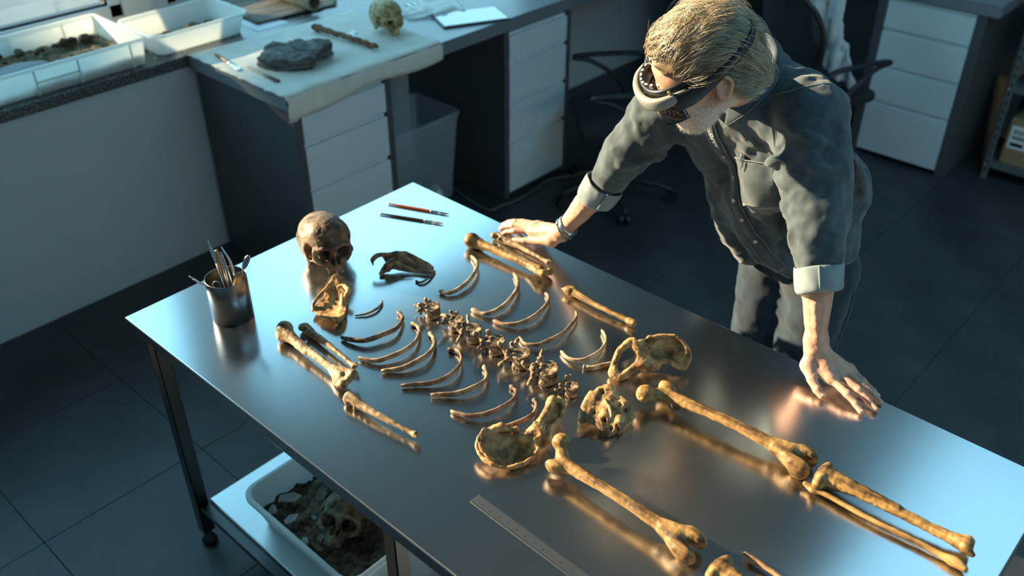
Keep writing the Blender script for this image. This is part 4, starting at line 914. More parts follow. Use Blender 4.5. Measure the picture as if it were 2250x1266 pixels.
M_soil = mat('soil_dark', (.045, .032, .02), .95, col2=((.10, .07, .042), (.17, .125, .08)), cscale=60, cdet=8, bump=.9, bscale=160, bdist=.006)
M_soil2 = mat('soil_ochre', (.07, .045, .022), .95, col2=((.15, .10, .05), (.21, .15, .08)), cscale=50, cdet=8, bump=.9, bscale=160, bdist=.006)
def rock_mesh(seed, r=(1, .8, .6)):
    S = Solid((-1.3, -1.3, -1.2), (1.3, 1.3, 1.2), .16); rng = np.random.RandomState(seed)
    S.ell((0, 0, 0), r)
    for i in range(4):
        c = rng.normal(0, 1, 3); c /= np.linalg.norm(c); S.sph(c*rng.uniform(1.4, 1.7), .85, .05, 'sub')
    S.noise(.14, .5, seed); return S.mesh('stone')
ROCKS = [rock_mesh(s, r) for s, r in ((1, (1, .8, .7)), (2, (1, .7, .5)), (3, (.9, .9, .7)), (4, (1, .6, .6)))]
# crate on the sill
t = root('storage_crate', (-1.76, -.5, SZ), 'big translucent white crate of soil at the left end of the sill', 'crate')
cr = obj('tub', tub_mesh('tub', -1.97, -1.515, -1.30, -.135, SZ, 1.105, .018, .012), M_crate, t)
for y in (-1.08, -.85, -.62, -.44, -.21): obj('rib', box('rib', (-1.516, y-.003, SZ+.006), (-1.506, y+.003, 1.093), .001), M_crate, cr)
for y in (-.77, -.53, -.29): obj('rib', box('rib', (-1.979, y-.003, SZ+.006), (-1.969, y+.003, 1.093), .001), M_crate, cr)
obj('handle_rib', boxes('handle_rib', [((-1.514, -.617, SZ+.055), (-1.507, -.443, SZ+.061))]), M_crate, cr)
heap('soil', -1.945, -1.54, -1.27, -.165, SZ+.0045, .040, M_soil2, 'ochre soil filling the big translucent crate', 'soil', 11)
rng = np.random.RandomState(4)
SL = obj('slate_piece', ROCKS[1], mat('slate_grey', (.10, .11, .11), .6), mw=Matrix.Translation((-1.70, -.62, SZ+.058)) @ Matrix.Rotation(.2, 4, 'Z') @ Matrix.Diagonal((.07, .20, .022, 1)), label='long grey slate piece lying on the soil in the crate', cat='stone')
for i in range(14):
    x, y = (-1.86+rng.uniform(-.04, .06), -.76+.042*i+rng.uniform(-.02, .02)); s = rng.uniform(.012, .028)
    obj('stone', ROCKS[i % 4], M_soil2, mw=Matrix.Translation((x, y, SZ+.060+s*.3)) @ Matrix.Rotation(rng.uniform(0, 6), 4, 'Z') @ Matrix.Scale(s, 4), label='small brown stone on the soil in the translucent crate', cat='stone', group='stones in the crate')
# tray on the sill
t = obj('white_tray', tub_mesh('white_tray', -1.86, -1.535, -.085, .395, SZ, 1.085, .05, .025, .004, .010, .010), M_tray, label='white plastic tray with rounded corners and brown lumps on the sill', cat='tray')
M_clod = mat('clod_rust', (.10, .05, .022), .9, col2=(.21, .12, .055), cscale=60, bump=.8, bscale=120, bdist=.006)
for i, (x, y, s) in enumerate(((-1.70, -.01, .026), (-1.70, .03, .022), (-1.72, .075, .028), (-1.70, .15, .030), (-1.71, .195, .034), (-1.72, .24, .028), (-1.70, .275, .032), (-1.73, .31, .026), (-1.68, .215, .020))):
    obj('earth_clod', ROCKS[i % 4], M_clod, mw=Matrix.Translation((x, y, SZ+.005+s*.75)) @ Matrix.Rotation(i*1.3, 4, 'Z') @ Matrix.Scale(s, 4), label='rust brown earth clod in the rounded white tray', cat='clod', group='clods in the white tray')
# paper sheet, mat and scroll further along the sill
def sheet(name, quad, z, m, amp=.002, n=16, th=.0015, seed=0, tear=0., **kw):
    rng = np.random.RandomState(seed); a, b, c, d = [np.array(q[:2]) for q in quad]; gz = rng.uniform(0, 1, (6, 6)); V = []
    for i in range(n+1):
        for j in range(n+1):
            s, t = i/n, j/n; q = (a*(1-s)+b*s)*(1-t)+(d*(1-s)+c*s)*t
            if tear and (i in (0, n) or j in (0, n)): q = q+rng.normal(0, tear, 2)
            u, v = s*4.99, t*4.99; k, l = int(u), int(v); fu, fv = u-k, v-l
            g = gz[k, l]*(1-fu)*(1-fv)+gz[min(k+1, 5), l]*fu*(1-fv)+gz[k, min(l+1, 5)]*(1-fu)*fv+gz[min(k+1, 5), min(l+1, 5)]*fu*fv
            V.append((q[0], q[1], z+th+amp*g))
    F = [(i*(n+1)+j, (i+1)*(n+1)+j, (i+1)*(n+1)+j+1, i*(n+1)+j+1) for i in range(n) for j in range(n)]
    o = obj(name, pymesh(name, V, F, True), m, **kw); md = o.modifiers.new('thick', 'SOLIDIFY'); md.thickness = th; md.offset = -1; return o
sheet('paper_sheet', [(-1.80, .42), (-1.515, .42), (-1.515, .60), (-1.80, .60)], SZ, mat('paper_white', (.72, .76, .78), .7), .0, th=.0008, label='small white sheet lying beside the white tray', cat='paper')
sheet('bark_mat', [(-2.02, .50), (-1.60, .47), (-1.55, .92), (-2.05, 1.25)], SZ+.002, mat('bark_brown', (.10, .085, .065), .9, col2=(.22, .19, .15), cscale=40, stretch=(1, .15, 1), bump=.7, bscale=90), .008, tear=.006, th=.002, seed=3, label='rough brown bark sheet spread on the sill', cat='sheet')
v = []; A = np.array((-1.53, .765, 1.032)); B = np.array((-2.02, .76, 1.040)); n_ = 26
loops = []
for k in range(25):
    a = 2*math.pi*k/24
rings = [(A, .036, .030), (A+(B-A)*.03, .039, .033), (A+(B-A)*.3, .037, .031), (A+(B-A)*.6, .038, .032), (B, .036, .030)]
rl_ = np.random.RandomState(2); V, F = [], []; N = 28
for ci, (c, ro, ri) in enumerate(rings):
    for R_, sg in ((ro, 1), (ri, 1)):
        for k in range(N):
            a = 2*math.pi*k/N; r2 = R_*(1+.05*math.sin(3*a+ci)+.02*rl_.normal()); V.append((c[0]+rl_.normal()*.001*(ci == 0)*3, c[1]+r2*math.cos(a), c[2]+r2*math.sin(a)*.95))
for ci in range(len(rings)-1):
    for k in range(N):
        o1, o2 = ci*2*N, (ci+1)*2*N; k2 = (k+1) % N
        F.append((o1+k, o1+k2, o2+k2, o2+k)); F.append((o1+N+k2, o1+N+k, o2+N+k, o2+N+k2))
for ci in (0, len(rings)-1):
    for k in range(N): k2 = (k+1) % N; o1 = ci*2*N; F.append((o1+k, o1+N+k, o1+N+k2, o1+k2))
scme = pymesh('scroll', V, F, True); obj('bark_scroll', scme, mat('scroll_tan', (.30, .22, .12), .85, col2=(.50, .40, .25), cscale=30, bump=.6, bscale=80), mw=Matrix.Translation((0, 0, 1.0-min(q[2] for q in V)-.002)), label='hollow rolled bark tube lying on the brown sheet', cat='scroll')

# ---------- on the desk
DZ = .988
M_linen = mat('linen', (.62, .61, .54), .9, col2=(.72, .70, .63), cscale=12, bump=.3, bscale=350, sheen=.2)
nx, ny = 34, 46; V = []; rng = np.random.RandomState(8); gz = rng.uniform(0, 1, (12, 14)); fr_ = rng.normal(0, .004, 80)
def gsm(a, b):
    i, j = min(int(a), 10), min(int(b), 12); f, g = a-i, b-j; f = f*f*(3-2*f); g = g*g*(3-2*g)
    return gz[i, j]*(1-f)*(1-g)+gz[i+1, j]*f*(1-g)+gz[i, j+1]*(1-f)*g+gz[i+1, j+1]*f*g
for i in range(nx+1):
    for j in range(ny+1):
        s, t = i/nx, j/ny; y = .024+.885*t+(fr_[i] if j == 0 else 0)+(-.02*s*t); L = .70+.085+.012*math.sin(t*9)-.02*t; u = s*L
        x = -1.470+.05*t*(1-s)+u; z = DZ+.0022+.0040*gsm(s*10, t*12)*(1 if j else .4)
        if x > FX-.004:
            ov = x-(FX-.004); x = FX+.0055+.004*gsm(s*3, t*12)+.10*ov*(1-t)*.3; z = DZ+.001-ov*(1.15 if t < .05 else 1.0)
        V.append((x, y, z))
F = [(i*(ny+1)+j, (i+1)*(ny+1)+j, (i+1)*(ny+1)+j+1, i*(ny+1)+j+1) for i in range(nx) for j in range(ny)]
cl = obj('linen_cloth', pymesh('linen_cloth', V, F, True), M_linen, label='cream linen cloth spread over the near end of the window desk', cat='cloth')
md = cl.modifiers.new('thick', 'SOLIDIFY'); md.thickness = .0018; md.offset = 1
CZ = DZ+.0075
M_rock = mat('slab_dark', (.035, .032, .030), .8, col2=((.085, .08, .075), (.15, .15, .15)), cscale=18, cdet=8, stretch=(1, 1, 3), bump=.8, bscale=60, bdist=.008)
A = np.array([(-1.1241, 0.1434, 1.0100), (-1.1717, 0.2181, 1.0200), (-1.1974, 0.2936, 1.0200), (-1.1395, 0.3589, 1.0250), (-1.0874, 0.4190, 1.0300), (-1.0402, 0.4623, 1.0300), (-0.9792, 0.4400, 1.0200), (-0.9661, 0.3836, 1.0100), (-0.9487, 0.3260, 1.0100), (-0.9157, 0.2774, 1.0000), (-0.9666, 0.2025, 1.0000), (-1.0373, 0.1518, 1.0000), (-1.0946, 0.1417, 1.0000)])
S = Solid(A.min(0)*[1, 1, 0]+[-.03, -.03, CZ-.01], A.max(0)*[1, 1, 0]+[.03, .03, CZ+.09], .004); c0 = A.mean(0)
S.plate(xy(A), (0, 0, CZ+.024), (1, 0, 0), (0, 1, 0), lambda u, v: .024+.004*np.sign(np.sin((u*.4+v)*50)), lambda u, v: .10*(v-c0[1])*.4, rd=.005, zr=.06)
S.tube([(c0[0]-.10, c0[1]-.06, CZ+.052), (c0[0]-.02, c0[1]-.02, CZ+.054), (c0[0]+.02, c0[1]+.06, CZ+.056), (c0[0]-.01, c0[1]+.12, CZ+.058)], [.003, .004, .003, .003], .003, n=14, op='sub')
S.noise(.006, .03, 21, (1.5, 1.5, .5)).noise(.0035, .012, 22, (2, 2, .5))
place_solid('rock_slab', S, M_rock, 'flat dark cracked rock slab on the linen cloth', 'rock', z=CZ-.004)
A, B = np.array((-1.3028, 0.5946, 1.0060)), np.array((-0.8929, 0.6213, 1.0030)); S = Solid(np.minimum(A, B)-.035, np.maximum(A, B)+.035, .0035); D = (B-A)/np.linalg.norm(B-A)
S.tube([A, A+D*.02, A+D*.04, A+D*.2, A+D*.33, A+D*.40, B], [.018, .019, .012, .0125, .014, .010, .005], 0, n=20); S.noise(.004, .02, 31).noise(.002, .009, 32)
place_solid('rusty_spike', S, mat('rust', (.09, .04, .02), .9, col2=((.17, .085, .04), (.26, .15, .08)), cscale=60, bump=.8, bscale=110, bdist=.005), 'rusty iron spike with round head on the linen cloth', 'spike', z=CZ-.002)
skull_at('human_skull', (-1.0553, 0.8198, 1.0000), math.radians(-14), B_yel, 'small yellowish skull on the linen cloth by the rusty spike', .93, z=CZ-.001)
def flat_tool(name, a, b, parts, label, cat, z=CZ):
    A, B = np.array(a), np.array(b); A[2] = B[2] = z+.004; D = B-A; r = root(name, (A[0], A[1], z), label, cat)
    for nm, t0, t1, w0, w1, h, m in parts: obj(nm, sweep(nm, [A+D*t0, A+D*(t0*.7+t1*.3), A+D*(t0*.3+t1*.7), A+D*t1], [w0*.8, w0, w1, w1*.7], h, n=10, sides=10, pw=2.6), m, r)
flat_tool('trowel_knife', (-1.3718, 0.1008, 1.0000), (-1.1391, 0.0654, 1.0000), [('handle', 0, .52, .010, .008, .007, M_wood), ('ferrule', .50, .60, .006, .005, .005, M_chrome), ('blade', .58, 1, .008, .013, .0012, mat('blade_steel', (.55, .6, .62), .25, 1))], 'wooden handled scraping knife on the cloth\'s left corner', 'knife')
flat_tool('stub_brush', (-1.1520, 0.1104, 1.0000), (-0.9144, 0.0999, 1.0000), [('handle', 0, .62, .009, .010, .005, mat('pale_wood', (.50, .44, .32), .6)), ('ferrule', .60, .75, .010, .011, .0055, mat('ferrule_dark', (.12, .11, .10), .4, .8)), ('bristles', .74, 1, .011, .013, .005, mat('bristle_brown', (.11, .08, .055), .9))], 'flat stub brush with pale handle in front of the slab', 'paint brush')
for quad, lab in (([(-1.1562, 0.6422, 1.0000), (-1.1775, 0.7163, 1.0000), (-1.1453, 0.7115, 1.0000), (-1.1183, 0.6352, 1.0000)], 'narrow white paper strip beside the rusty spike'), ([(-1.1667, 0.6749, 1.0000), (-1.1671, 0.6915, 1.0000), (-1.0581, 0.6656, 1.0000), (-1.0486, 0.6415, 1.0000)], 'white paper strip crossing another beside the rusty spike')):
    sheet('paper_strip', quad, CZ-.001+(.0016 if 'cross' in lab else 0), mat('strip_white', (.78, .82, .84), .6), .0003, 4, .001, label=lab, cat='paper', group='paper strips by the spike')
# tablet
q = [np.array((-1.0740, 1.1359, 1.0000)), np.array((-0.9048, 1.0187, 1.0000)), np.array((-0.7596, 1.3222, 1.0000)), np.array((-0.9375, 1.4349, 1.0000))]; c = sum(q)/4; ux = (q[2]-q[1]); ux[2] = 0; Lx = np.linalg.norm(ux); ux /= Lx; uy = np.array((-ux[1], ux[0], 0)); Ly = abs((q[0]-q[1])@uy)
TM = Matrix(((ux[0], uy[0], 0, c[0]), (ux[1], uy[1], 0, c[1]), (0, 0, 1, DZ), (0, 0, 0, 1)))
tbt = root('tablet', (c[0], c[1], DZ), 'black tablet with glossy dark screen lying on the desk', 'tablet')
obj('casing', box('casing', (-Lx/2, -Ly/2, .001), (Lx/2, Ly/2, .010), .003, 2), mat('tablet_black', (.012, .012, .014), .3), tbt, mw=TM)
obj('screen', box('screen', (-Lx/2+.008, -Ly/2+.008, .0098), (Lx/2-.008, Ly/2-.008, .0106), 0), mat('tablet_screen', (.008, .009, .011), .05, spec=.9, coat=1), tbt, mw=TM)
# clear bag with steel tools beside the skull
S0 = np.random.RandomState(14); q = [(-1.2176, 1.0421, 1.0000), (-1.1000, 1.0098, 1.0000), (-0.9941, 1.2759, 1.0000), (-1.2849, 1.4350, 1.0000)]
sheet('plastic_bag', q, DZ+.004, clearplastic('bag_film', (.70, .68, .60), .55, .25), .022, 18, .0008, seed=5, tear=.004, label='crumpled clear plastic bag of steel tools behind the yellowish skull', cat='bag')
for i, (a, b) in enumerate((((-1.3139, 1.1593, 1.0000), (-1.1323, 1.1299, 1.0000)), ((-1.2995, 1.1926, 1.0000), (-1.1282, 1.1721, 1.0000)), ((-1.2885, 1.2230, 1.0000), (-1.1186, 1.2002, 1.0000)))):
    A, B = np.array(a), np.array(b); A[2] = B[2] = DZ+.0040
    obj('steel_tool', sweep('steel_tool', [A, A*.6+B*.4, A*.3+B*.7, B], [.003, .004, .0036, .007], [.003, .0038, .0030, .0020], n=12, sides=8), M_chrome, label='slim steel tool under the clear bag behind the yellowish skull', cat='tool', group='steel tools in the bag')

# ---------- clear bin under the desk
obj('clear_bin', tub_mesh('clear_bin', -1.33, -.985, .73, 1.20, 0, .50, .03, .035, .003, .008, .018), M_clear, label='tall clear plastic bin under the desk between the drawer units', cat='bin')
for i, (x, y) in enumerate(((-1.06, 1.05), (-1.12, .97))):
    S = Solid((-1, -1, -1), (1, 1, 1), .09); S.sph((0, 0, 0), .75); S.noise(.30, .5, 40+i).noise(.16, .24, 44+i)
    me = S.mesh('crumpled_paper'); me.polygons.foreach_set('use_smooth', [False]*len(me.polygons)); obj('crumpled_paper', me, mat('paper_ball', (.8, .82, .83), .8), mw=rest(me, Matrix.Translation((x, y, .05)) @ Matrix.Scale(.055, 4), .006), label=('white crumpled paper ball at the front of the clear bin', 'white crumpled paper ball lying farther back in the clear bin')[i], cat='paper', group='paper balls in the bin')
obj('floor_cable', sweep('floor_cable', [(-1.30, 1.26, .007)]+[(-0.7995, 1.1623, 0.0070), (-0.7449, 1.2459, 0.0070), (-0.7202, 1.3640, 0.0070), (-0.7260, 1.5205, 0.0070), (-0.7462, 1.6405, 0.0070)]+[(-.64, 1.90, .007), (-.60, 2.3, .007), (-1.0, 2.8, .007)], .0062, n=60, sides=8), mat('cable_grey', (.10, .10, .095), .6), label='grey cable snaking over the floor in front of the drawers', cat='cable')
# ---------- white coat over the chair behind the man
M_coat = mat('coat_white', (.62, .66, .68), .85, bump=.2, bscale=300)
S = Solid((-.15, 2.60, .30), (.66, 3.02, 1.30), .009)
fold = lambda u, v: .016*np.sin(u*55+v*9)+.010*np.sin(u*110-v*14)
up_ = [(0.0121, 2.8200, 1.0532), (0.2653, 2.8200, 1.1010), (0.2634, 2.8200, 0.9608), (0.2589, 2.8200, 0.8154), (0.2031, 2.8200, 0.7078), (0.1288, 2.8200, 0.7051), (0.0788, 2.8200, 0.8490)]
S.plate([(p[0], p[2]) for p in up_], (0, 2.82, 0), (1, 0, 0), (0, 0, 1), .012, fold, .01, rd=.006, zr=.06)
lo_ = [(0.1389, 2.8200, 0.7880), (0.2614, 2.8200, 0.8281), (0.3489, 2.8200, 0.6379), (0.4194, 2.8200, 0.5289), (0.3915, 2.8200, 0.4901), (0.2824, 2.8200, 0.5436), (0.2189, 2.8200, 0.5528)]
S.plate([(p[0], p[2]) for p in lo_], (0, 2.82, 0), (1, 0, 0), (0, 0, 1), .012, fold, .02, rd=.006, zr=.06)
S.noise(.006, .05, 3).noise(.003, .025, 4)
obj('lab_coat', S.mesh('lab_coat', 1), M_coat, label='white coat hanging over the chair behind the man', cat='coat')

# ---------- on the shelf under the table
t = obj('soil_tub', tub_mesh('soil_tub', .292, .80, -1.018, -.60, .2003, .335, .05, .03, .005, .010, .014), M_tray, label='white tub of soil, sherds and a skull on the lower shelf', cat='tub')
heap('soil', .330, .765, -.982, -.636, .2060, .070, M_soil, 'dark soil in the white tub under the table', 'soil', 17)
f_ = Vector((.42, -.52, .74)).normalized(); u_s = Vector((-.35, .70, .5)); u_s = (u_s-f_*u_s.dot(f_)).normalized(); l_ = u_s.cross(f_)
M_ = Matrix.Translation((0.5875, -0.8750, 0.3000)) @ Matrix(((-l_.x, -f_.x, u_s.x, 0), (-l_.y, -f_.y, u_s.y, 0), (-l_.z, -f_.z, u_s.z, 0), (0, 0, 0, 1))) @ Matrix.Scale(1.05, 4) @ Matrix.Translation((0, .02, -.06))
obj('human_skull', SKULL, B_soil, mw=M_, label='soil stained skull half buried face up in the white tub', cat='skull', group='human skulls')
rng = np.random.RandomState(9); M_sherd = mat('sherd_pale', (.22, .20, .165), .7, col2=(.33, .31, .27), cscale=30); M_sherdr = mat('sherd_red', (.22, .08, .045), .8)
SHD = (([(0.3879, -0.9170, 0.3000)][0], .045, .022, 'large pale pottery sherd near the far corner of the soil tub'), ([(0.4463, -0.8431, 0.3000)][0], .030, .018, 'pale sherd beside the buried skull\'s forehead'), ([(0.4604, -0.9672, 0.3000)][0], .030, .020, 'striped white sherd standing in the soil tub'), ([(0.5026, -0.9153, 0.2950)][0], .015, .008, 'tiny white sherd left of the buried skull'), ([(0.5304, -0.9569, 0.2950)][0], .017, .009, 'small red sherd in front of the buried skull'), ([(0.5533, -0.9884, 0.2900)][0], .024, .014, 'grey sherd near the tub\'s front wall'), ([(0.5781, -0.9484, 0.2950)][0], .022, .014, 'flat grey sherd below the buried skull\'s cheek'), ([(0.3814, -0.9782, 0.2900)][0], .020, .016, 'dull sherd in the left corner of the soil tub'))
for i, (p, a, b, lab) in enumerate(SHD):
    n_ = 5+i % 2; ang = sorted(rng.uniform(0, 6.283, n_)); ang = [k*6.283/n_+rng.uniform(-.3, .3) for k in range(n_)]
    top = [(a*math.cos(t_)*rng.uniform(.75, 1), b*math.sin(t_)*rng.uniform(.75, 1), .003) for t_ in ang]; V = top+[(x, y, -.003) for x, y, z in top]
    F = [tuple(range(n_)), tuple(range(n_, 2*n_))[::-1]]+[(k, n_+k, n_+(k+1) % n_, (k+1) % n_) for k in range(n_)]
    obj('pottery_sherd', pymesh('pottery_sherd', V, F), M_sherdr if 'red' in lab else M_sherd, mw=Matrix.Translation(p) @ Matrix.Rotation(rng.uniform(0, 3), 4, 'Z') @ Matrix.Rotation(rng.uniform(-.45, .45), 4, 'X') @ Matrix.Rotation(rng.uniform(-.3, .3), 4, 'Y'), label=lab, cat='sherd', group='pottery sherds in the soil tub')
obj('clear_box', tub_mesh('clear_box', .830, 1.045, -1.0, -.66, .2003, .345, .04, .02, .003, .010, .012), M_clear2, label='open clear plastic box beside the soil tub', cat='box', group='clear boxes on the shelf')
cb = root('clear_box', (1.3, -.8, .2), 'lidded clear plastic box behind the middle table leg', 'box', 'clear boxes on the shelf')
obj('tub', tub_mesh('tub', 1.15, 1.60, -1.0, -.66, .2003, .30, .04, .02, .003, .010, .012), M_clear2, cb)
obj('lid', tub_mesh('lid', 1.135, 1.615, -1.015, -.645, .302, .325, .045, .004, .003, .006, .008), M_clear2, cb)


# ================================================================== the man leaning on the table
M_skin = mat('skin', (.40, .215, .15), .48, sss=.12, col2=(.50, .30, .215), cscale=28, cdet=5, cpos=(.35, .7), bump=.22, bscale=160, spec=.4, bdist=.0012)
# stubble and grey beard are mixed in from a painted attribute
_n = M_skin.node_tree; _b = _n.nodes['Principled BSDF']; _src = _b.inputs['Base Color'].links[0].from_socket
_at = _n.nodes.new('ShaderNodeAttribute'); _at.attribute_name = 'beard'
_sp = _n.nodes.new('ShaderNodeTexNoise'); _sp.inputs['Scale'].default_value = 420; _mm = _n.nodes.new('ShaderNodeMath'); _mm.operation = 'MULTIPLY'
_cr = _n.nodes.new('ShaderNodeMapRange'); _cr.inputs[1].default_value = .38; _cr.inputs[2].default_value = .58
_n.links.new(_sp.outputs[0], _cr.inputs[0]); _n.links.new(_cr.outputs[0], _mm.inputs[0]); _n.links.new(_at.outputs['Fac'], _mm.inputs[1])
_mx = _n.nodes.new('ShaderNodeMix'); _mx.data_type = 'RGBA'; _n.links.new(_mm.outputs[0], _mx.inputs[0]); _n.links.new(_src, _mx.inputs[6]); _mx.inputs[7].default_value = (.62, .57, .53, 1); _n.links.new(_mx.outputs[2], _b.inputs['Base Color'])
M_hair = mat('hair_blond_grey', (.31, .235, .15), .42, col2=((.50, .40, .27), (.42, .38, .32)), cscale=30, cdet=3, cpos=(.35, .65), spec=.6)
M_hairc = mat('hair_base', (.20, .135, .075), .6)
M_shirt = mat('shirt_denim', (.028, .041, .051), .82, col2=(.058, .080, .094), cscale=26, cdet=8, cpos=(.35, .7), bump=.35, bscale=520, sheen=.25, spec=.25, bdist=.0012)
M_inside = mat('shirt_inside', (.14, .18, .195), .85, bump=.3, bscale=500, col2=(.185, .225, .24), cscale=30, bdist=.001)
M_jeans = mat('jeans_denim', (.009, .019, .032), .85, col2=(.022, .040, .058), cscale=14, cdet=8, cpos=(.35, .7), bump=.4, bscale=480, sheen=.2, spec=.2, bdist=.0012)
def wrinkle(m, scale, dist, st, strength=.6):
    n = m.node_tree; L = n.links; b = n.nodes['Principled BSDF']; old = b.inputs['Normal'].links[0].from_socket
    tcn = n.nodes.new('ShaderNodeTexCoord'); mp = n.nodes.new('ShaderNodeMapping'); mp.inputs['Scale'].default_value = st; mp.inputs['Rotation'].default_value = (.3, .5, .4); L.new(tcn.outputs['Object'], mp.inputs[0])
    t = n.nodes.new('ShaderNodeTexNoise'); t.noise_type = 'RIDGED_MULTIFRACTAL'; t.inputs['Scale'].default_value = scale; t.inputs['Detail'].default_value = 2.5; t.inputs['Distortion'].default_value = .6; L.new(mp.outputs[0], t.inputs[0])
    bp = n.nodes.new('ShaderNodeBump'); bp.inputs['Strength'].default_value = strength; bp.inputs['Distance'].default_value = dist; L.new(t.outputs[0], bp.inputs['Height']); L.new(old, bp.inputs['Normal']); L.new(bp.outputs[0], b.inputs['Normal'])
wrinkle(M_shirt, 7.5, .012, (1, 1, .55)); wrinkle(M_jeans, 7, .012, (1, 1, .6)); wrinkle(M_inside, 16, .004, (1, 1, 1), .4)
man = root('person', (1.27, .45, 0), 'man in dark denim shirt and jeans leaning over the table', 'person')

def hand(S, wrist, fingers, thumb, fr=.0094, spread=.0):
    wrist = np.array(wrist)
    K = [np.array(f[0]) for f in fingers]
    for i, f in enumerate(fingers):
        r = fr*(1.0, 1.04, 1.0, .88)[i]
        S.cap(wrist, K[i], .0185, r*1.22, .014)
        S.tube(np.array(f), [r*1.12, r*1.0, r*.92, r*.84], .006)
        S.sph(f[1], r*1.05, .005); S.sph(f[2], r*.95, .004)
    for i in range(3): S.cap(K[i], K[i+1], .0115, .0105, .012)
    t = np.array(thumb)
    S.tube(t, [.0165, .0130, .0108, .0090], .012); S.sph(t[2], .0116, .004)
    S.cap(t[0], K[0], .015, .010, .014)
    S.cap(wrist, t[0], .022, .017, .014)
def nails(S, fingers, thumb): pass
LW = (1.556, -.034, .990)
LF = [[(1.6189, -0.0588, 0.9400), (1.6740, -0.0748, 0.9310), (1.7015, -0.0818, 0.9190), (1.7211, -0.0888, 0.9100)], [(1.6271, -0.0367, 0.9430), (1.6869, -0.0450, 0.9330), (1.7195, -0.0492, 0.9190), (1.7439, -0.0566, 0.9100)], [(1.6329, -0.0069, 0.9400), (1.6848, -0.0160, 0.9300), (1.7185, -0.0207, 0.9180), (1.7409, -0.0235, 0.9090)], [(1.6357, 0.0181, 0.9340), (1.6787, 0.0074, 0.9240), (1.7070, 0.0011, 0.9140), (1.7252, -0.0044, 0.9085)]]
LT = [(1.5567, -0.0618, 0.9520), (1.5824, -0.0873, 0.9340), (1.6056, -0.0980, 0.9210), (1.6235, -0.1029, 0.9120)]
RW_ = (0.7011, -0.0252, 0.9820)
RF = [[(0.5966, -0.0370, 0.9500), (0.5426, -0.0584, 0.9410), (0.5119, -0.0677, 0.9260), (0.4987, -0.0749, 0.9120)], [(0.5897, -0.0205, 0.9550), (0.5165, -0.0383, 0.9420), (0.4803, -0.0378, 0.9240), (0.4673, -0.0434, 0.9110)], [(0.5845, 0.0008, 0.9520), (0.5068, -0.0146, 0.9380), (0.4707, -0.0144, 0.9220), (0.4538, -0.0179, 0.9100)], [(0.5834, 0.0221, 0.9440), (0.5133, 0.0133, 0.9320), (0.4734, 0.0134, 0.9180), (0.4538, 0.0084, 0.9090)]]
RT = [(0.6745, -0.0357, 0.9480), (0.6298, -0.0484, 0.9320), (0.5859, -0.0590, 0.9220), (0.5495, -0.0701, 0.9120)]
LS, LE, LC = np.array((1.345, .150, 1.495)), np.array((1.452, .055, 1.290)), np.array((1.523, -.006, 1.135))
RS, RE, RC = np.array((.965, .150, 1.470)), np.array((.868, .075, 1.290)), np.array((.786, .020, 1.110))
parts = []
def forearm(W, E, C, F, T, other):
    A = np.array([W]+[p for f in F for p in f]+list(T)+[C+(E-C)*.4])
    S = Solid(A.min(0)-.06, A.max(0)+.06, .0026)
    W = np.array(W); D = C+(E-C)*.45; ax = (D-W)/np.linalg.norm(D-W)
    S.tube([W, W+ax*.04, W+ax*.10, W+ax*.17, D], [.0255, .0265, .0345, .0410, .0430], .0, n=12)
    side = np.cross(ax, (0, 0, 1.)); side /= np.linalg.norm(side)
    S.cap(W+ax*.005-side*.010, W+ax*.02-side*.012, .018, .019, .02); S.cap(W+ax*.005+side*.010, W+ax*.02+side*.012, .018, .019, .02)
    for o in (-.011, .006): S.tube([W+ax*.02+side*o*.5+np.array((.012, -.014, .012)), W+ax*.12+side*o*1.3+np.array((.017, -.020, .012))], [.004, .003], .012)   # tendons
    hand(S, W, F, T)
    k0, k1 = np.array(F[0][0]), np.array(F[1][0])
    for f in F[:3]:                                                                          # tendons over the back of the hand
        S.tube([W+np.array((0, 0, .014)), W*.5+np.array(f[0])*.5+np.array((0, 0, .0175)), np.array(f[0])+np.array((0, 0, .009))], [.003, .0028, .003], .006, n=8)
    S.noise(.0011, .020, 61+other).noise(.0006, .007, 62+other)
    return S.arrays()
parts.append(forearm(LW, LE, LC, LF, LT, 0)); parts.append(forearm(RW_, RE, RC, RF, RT, 5))
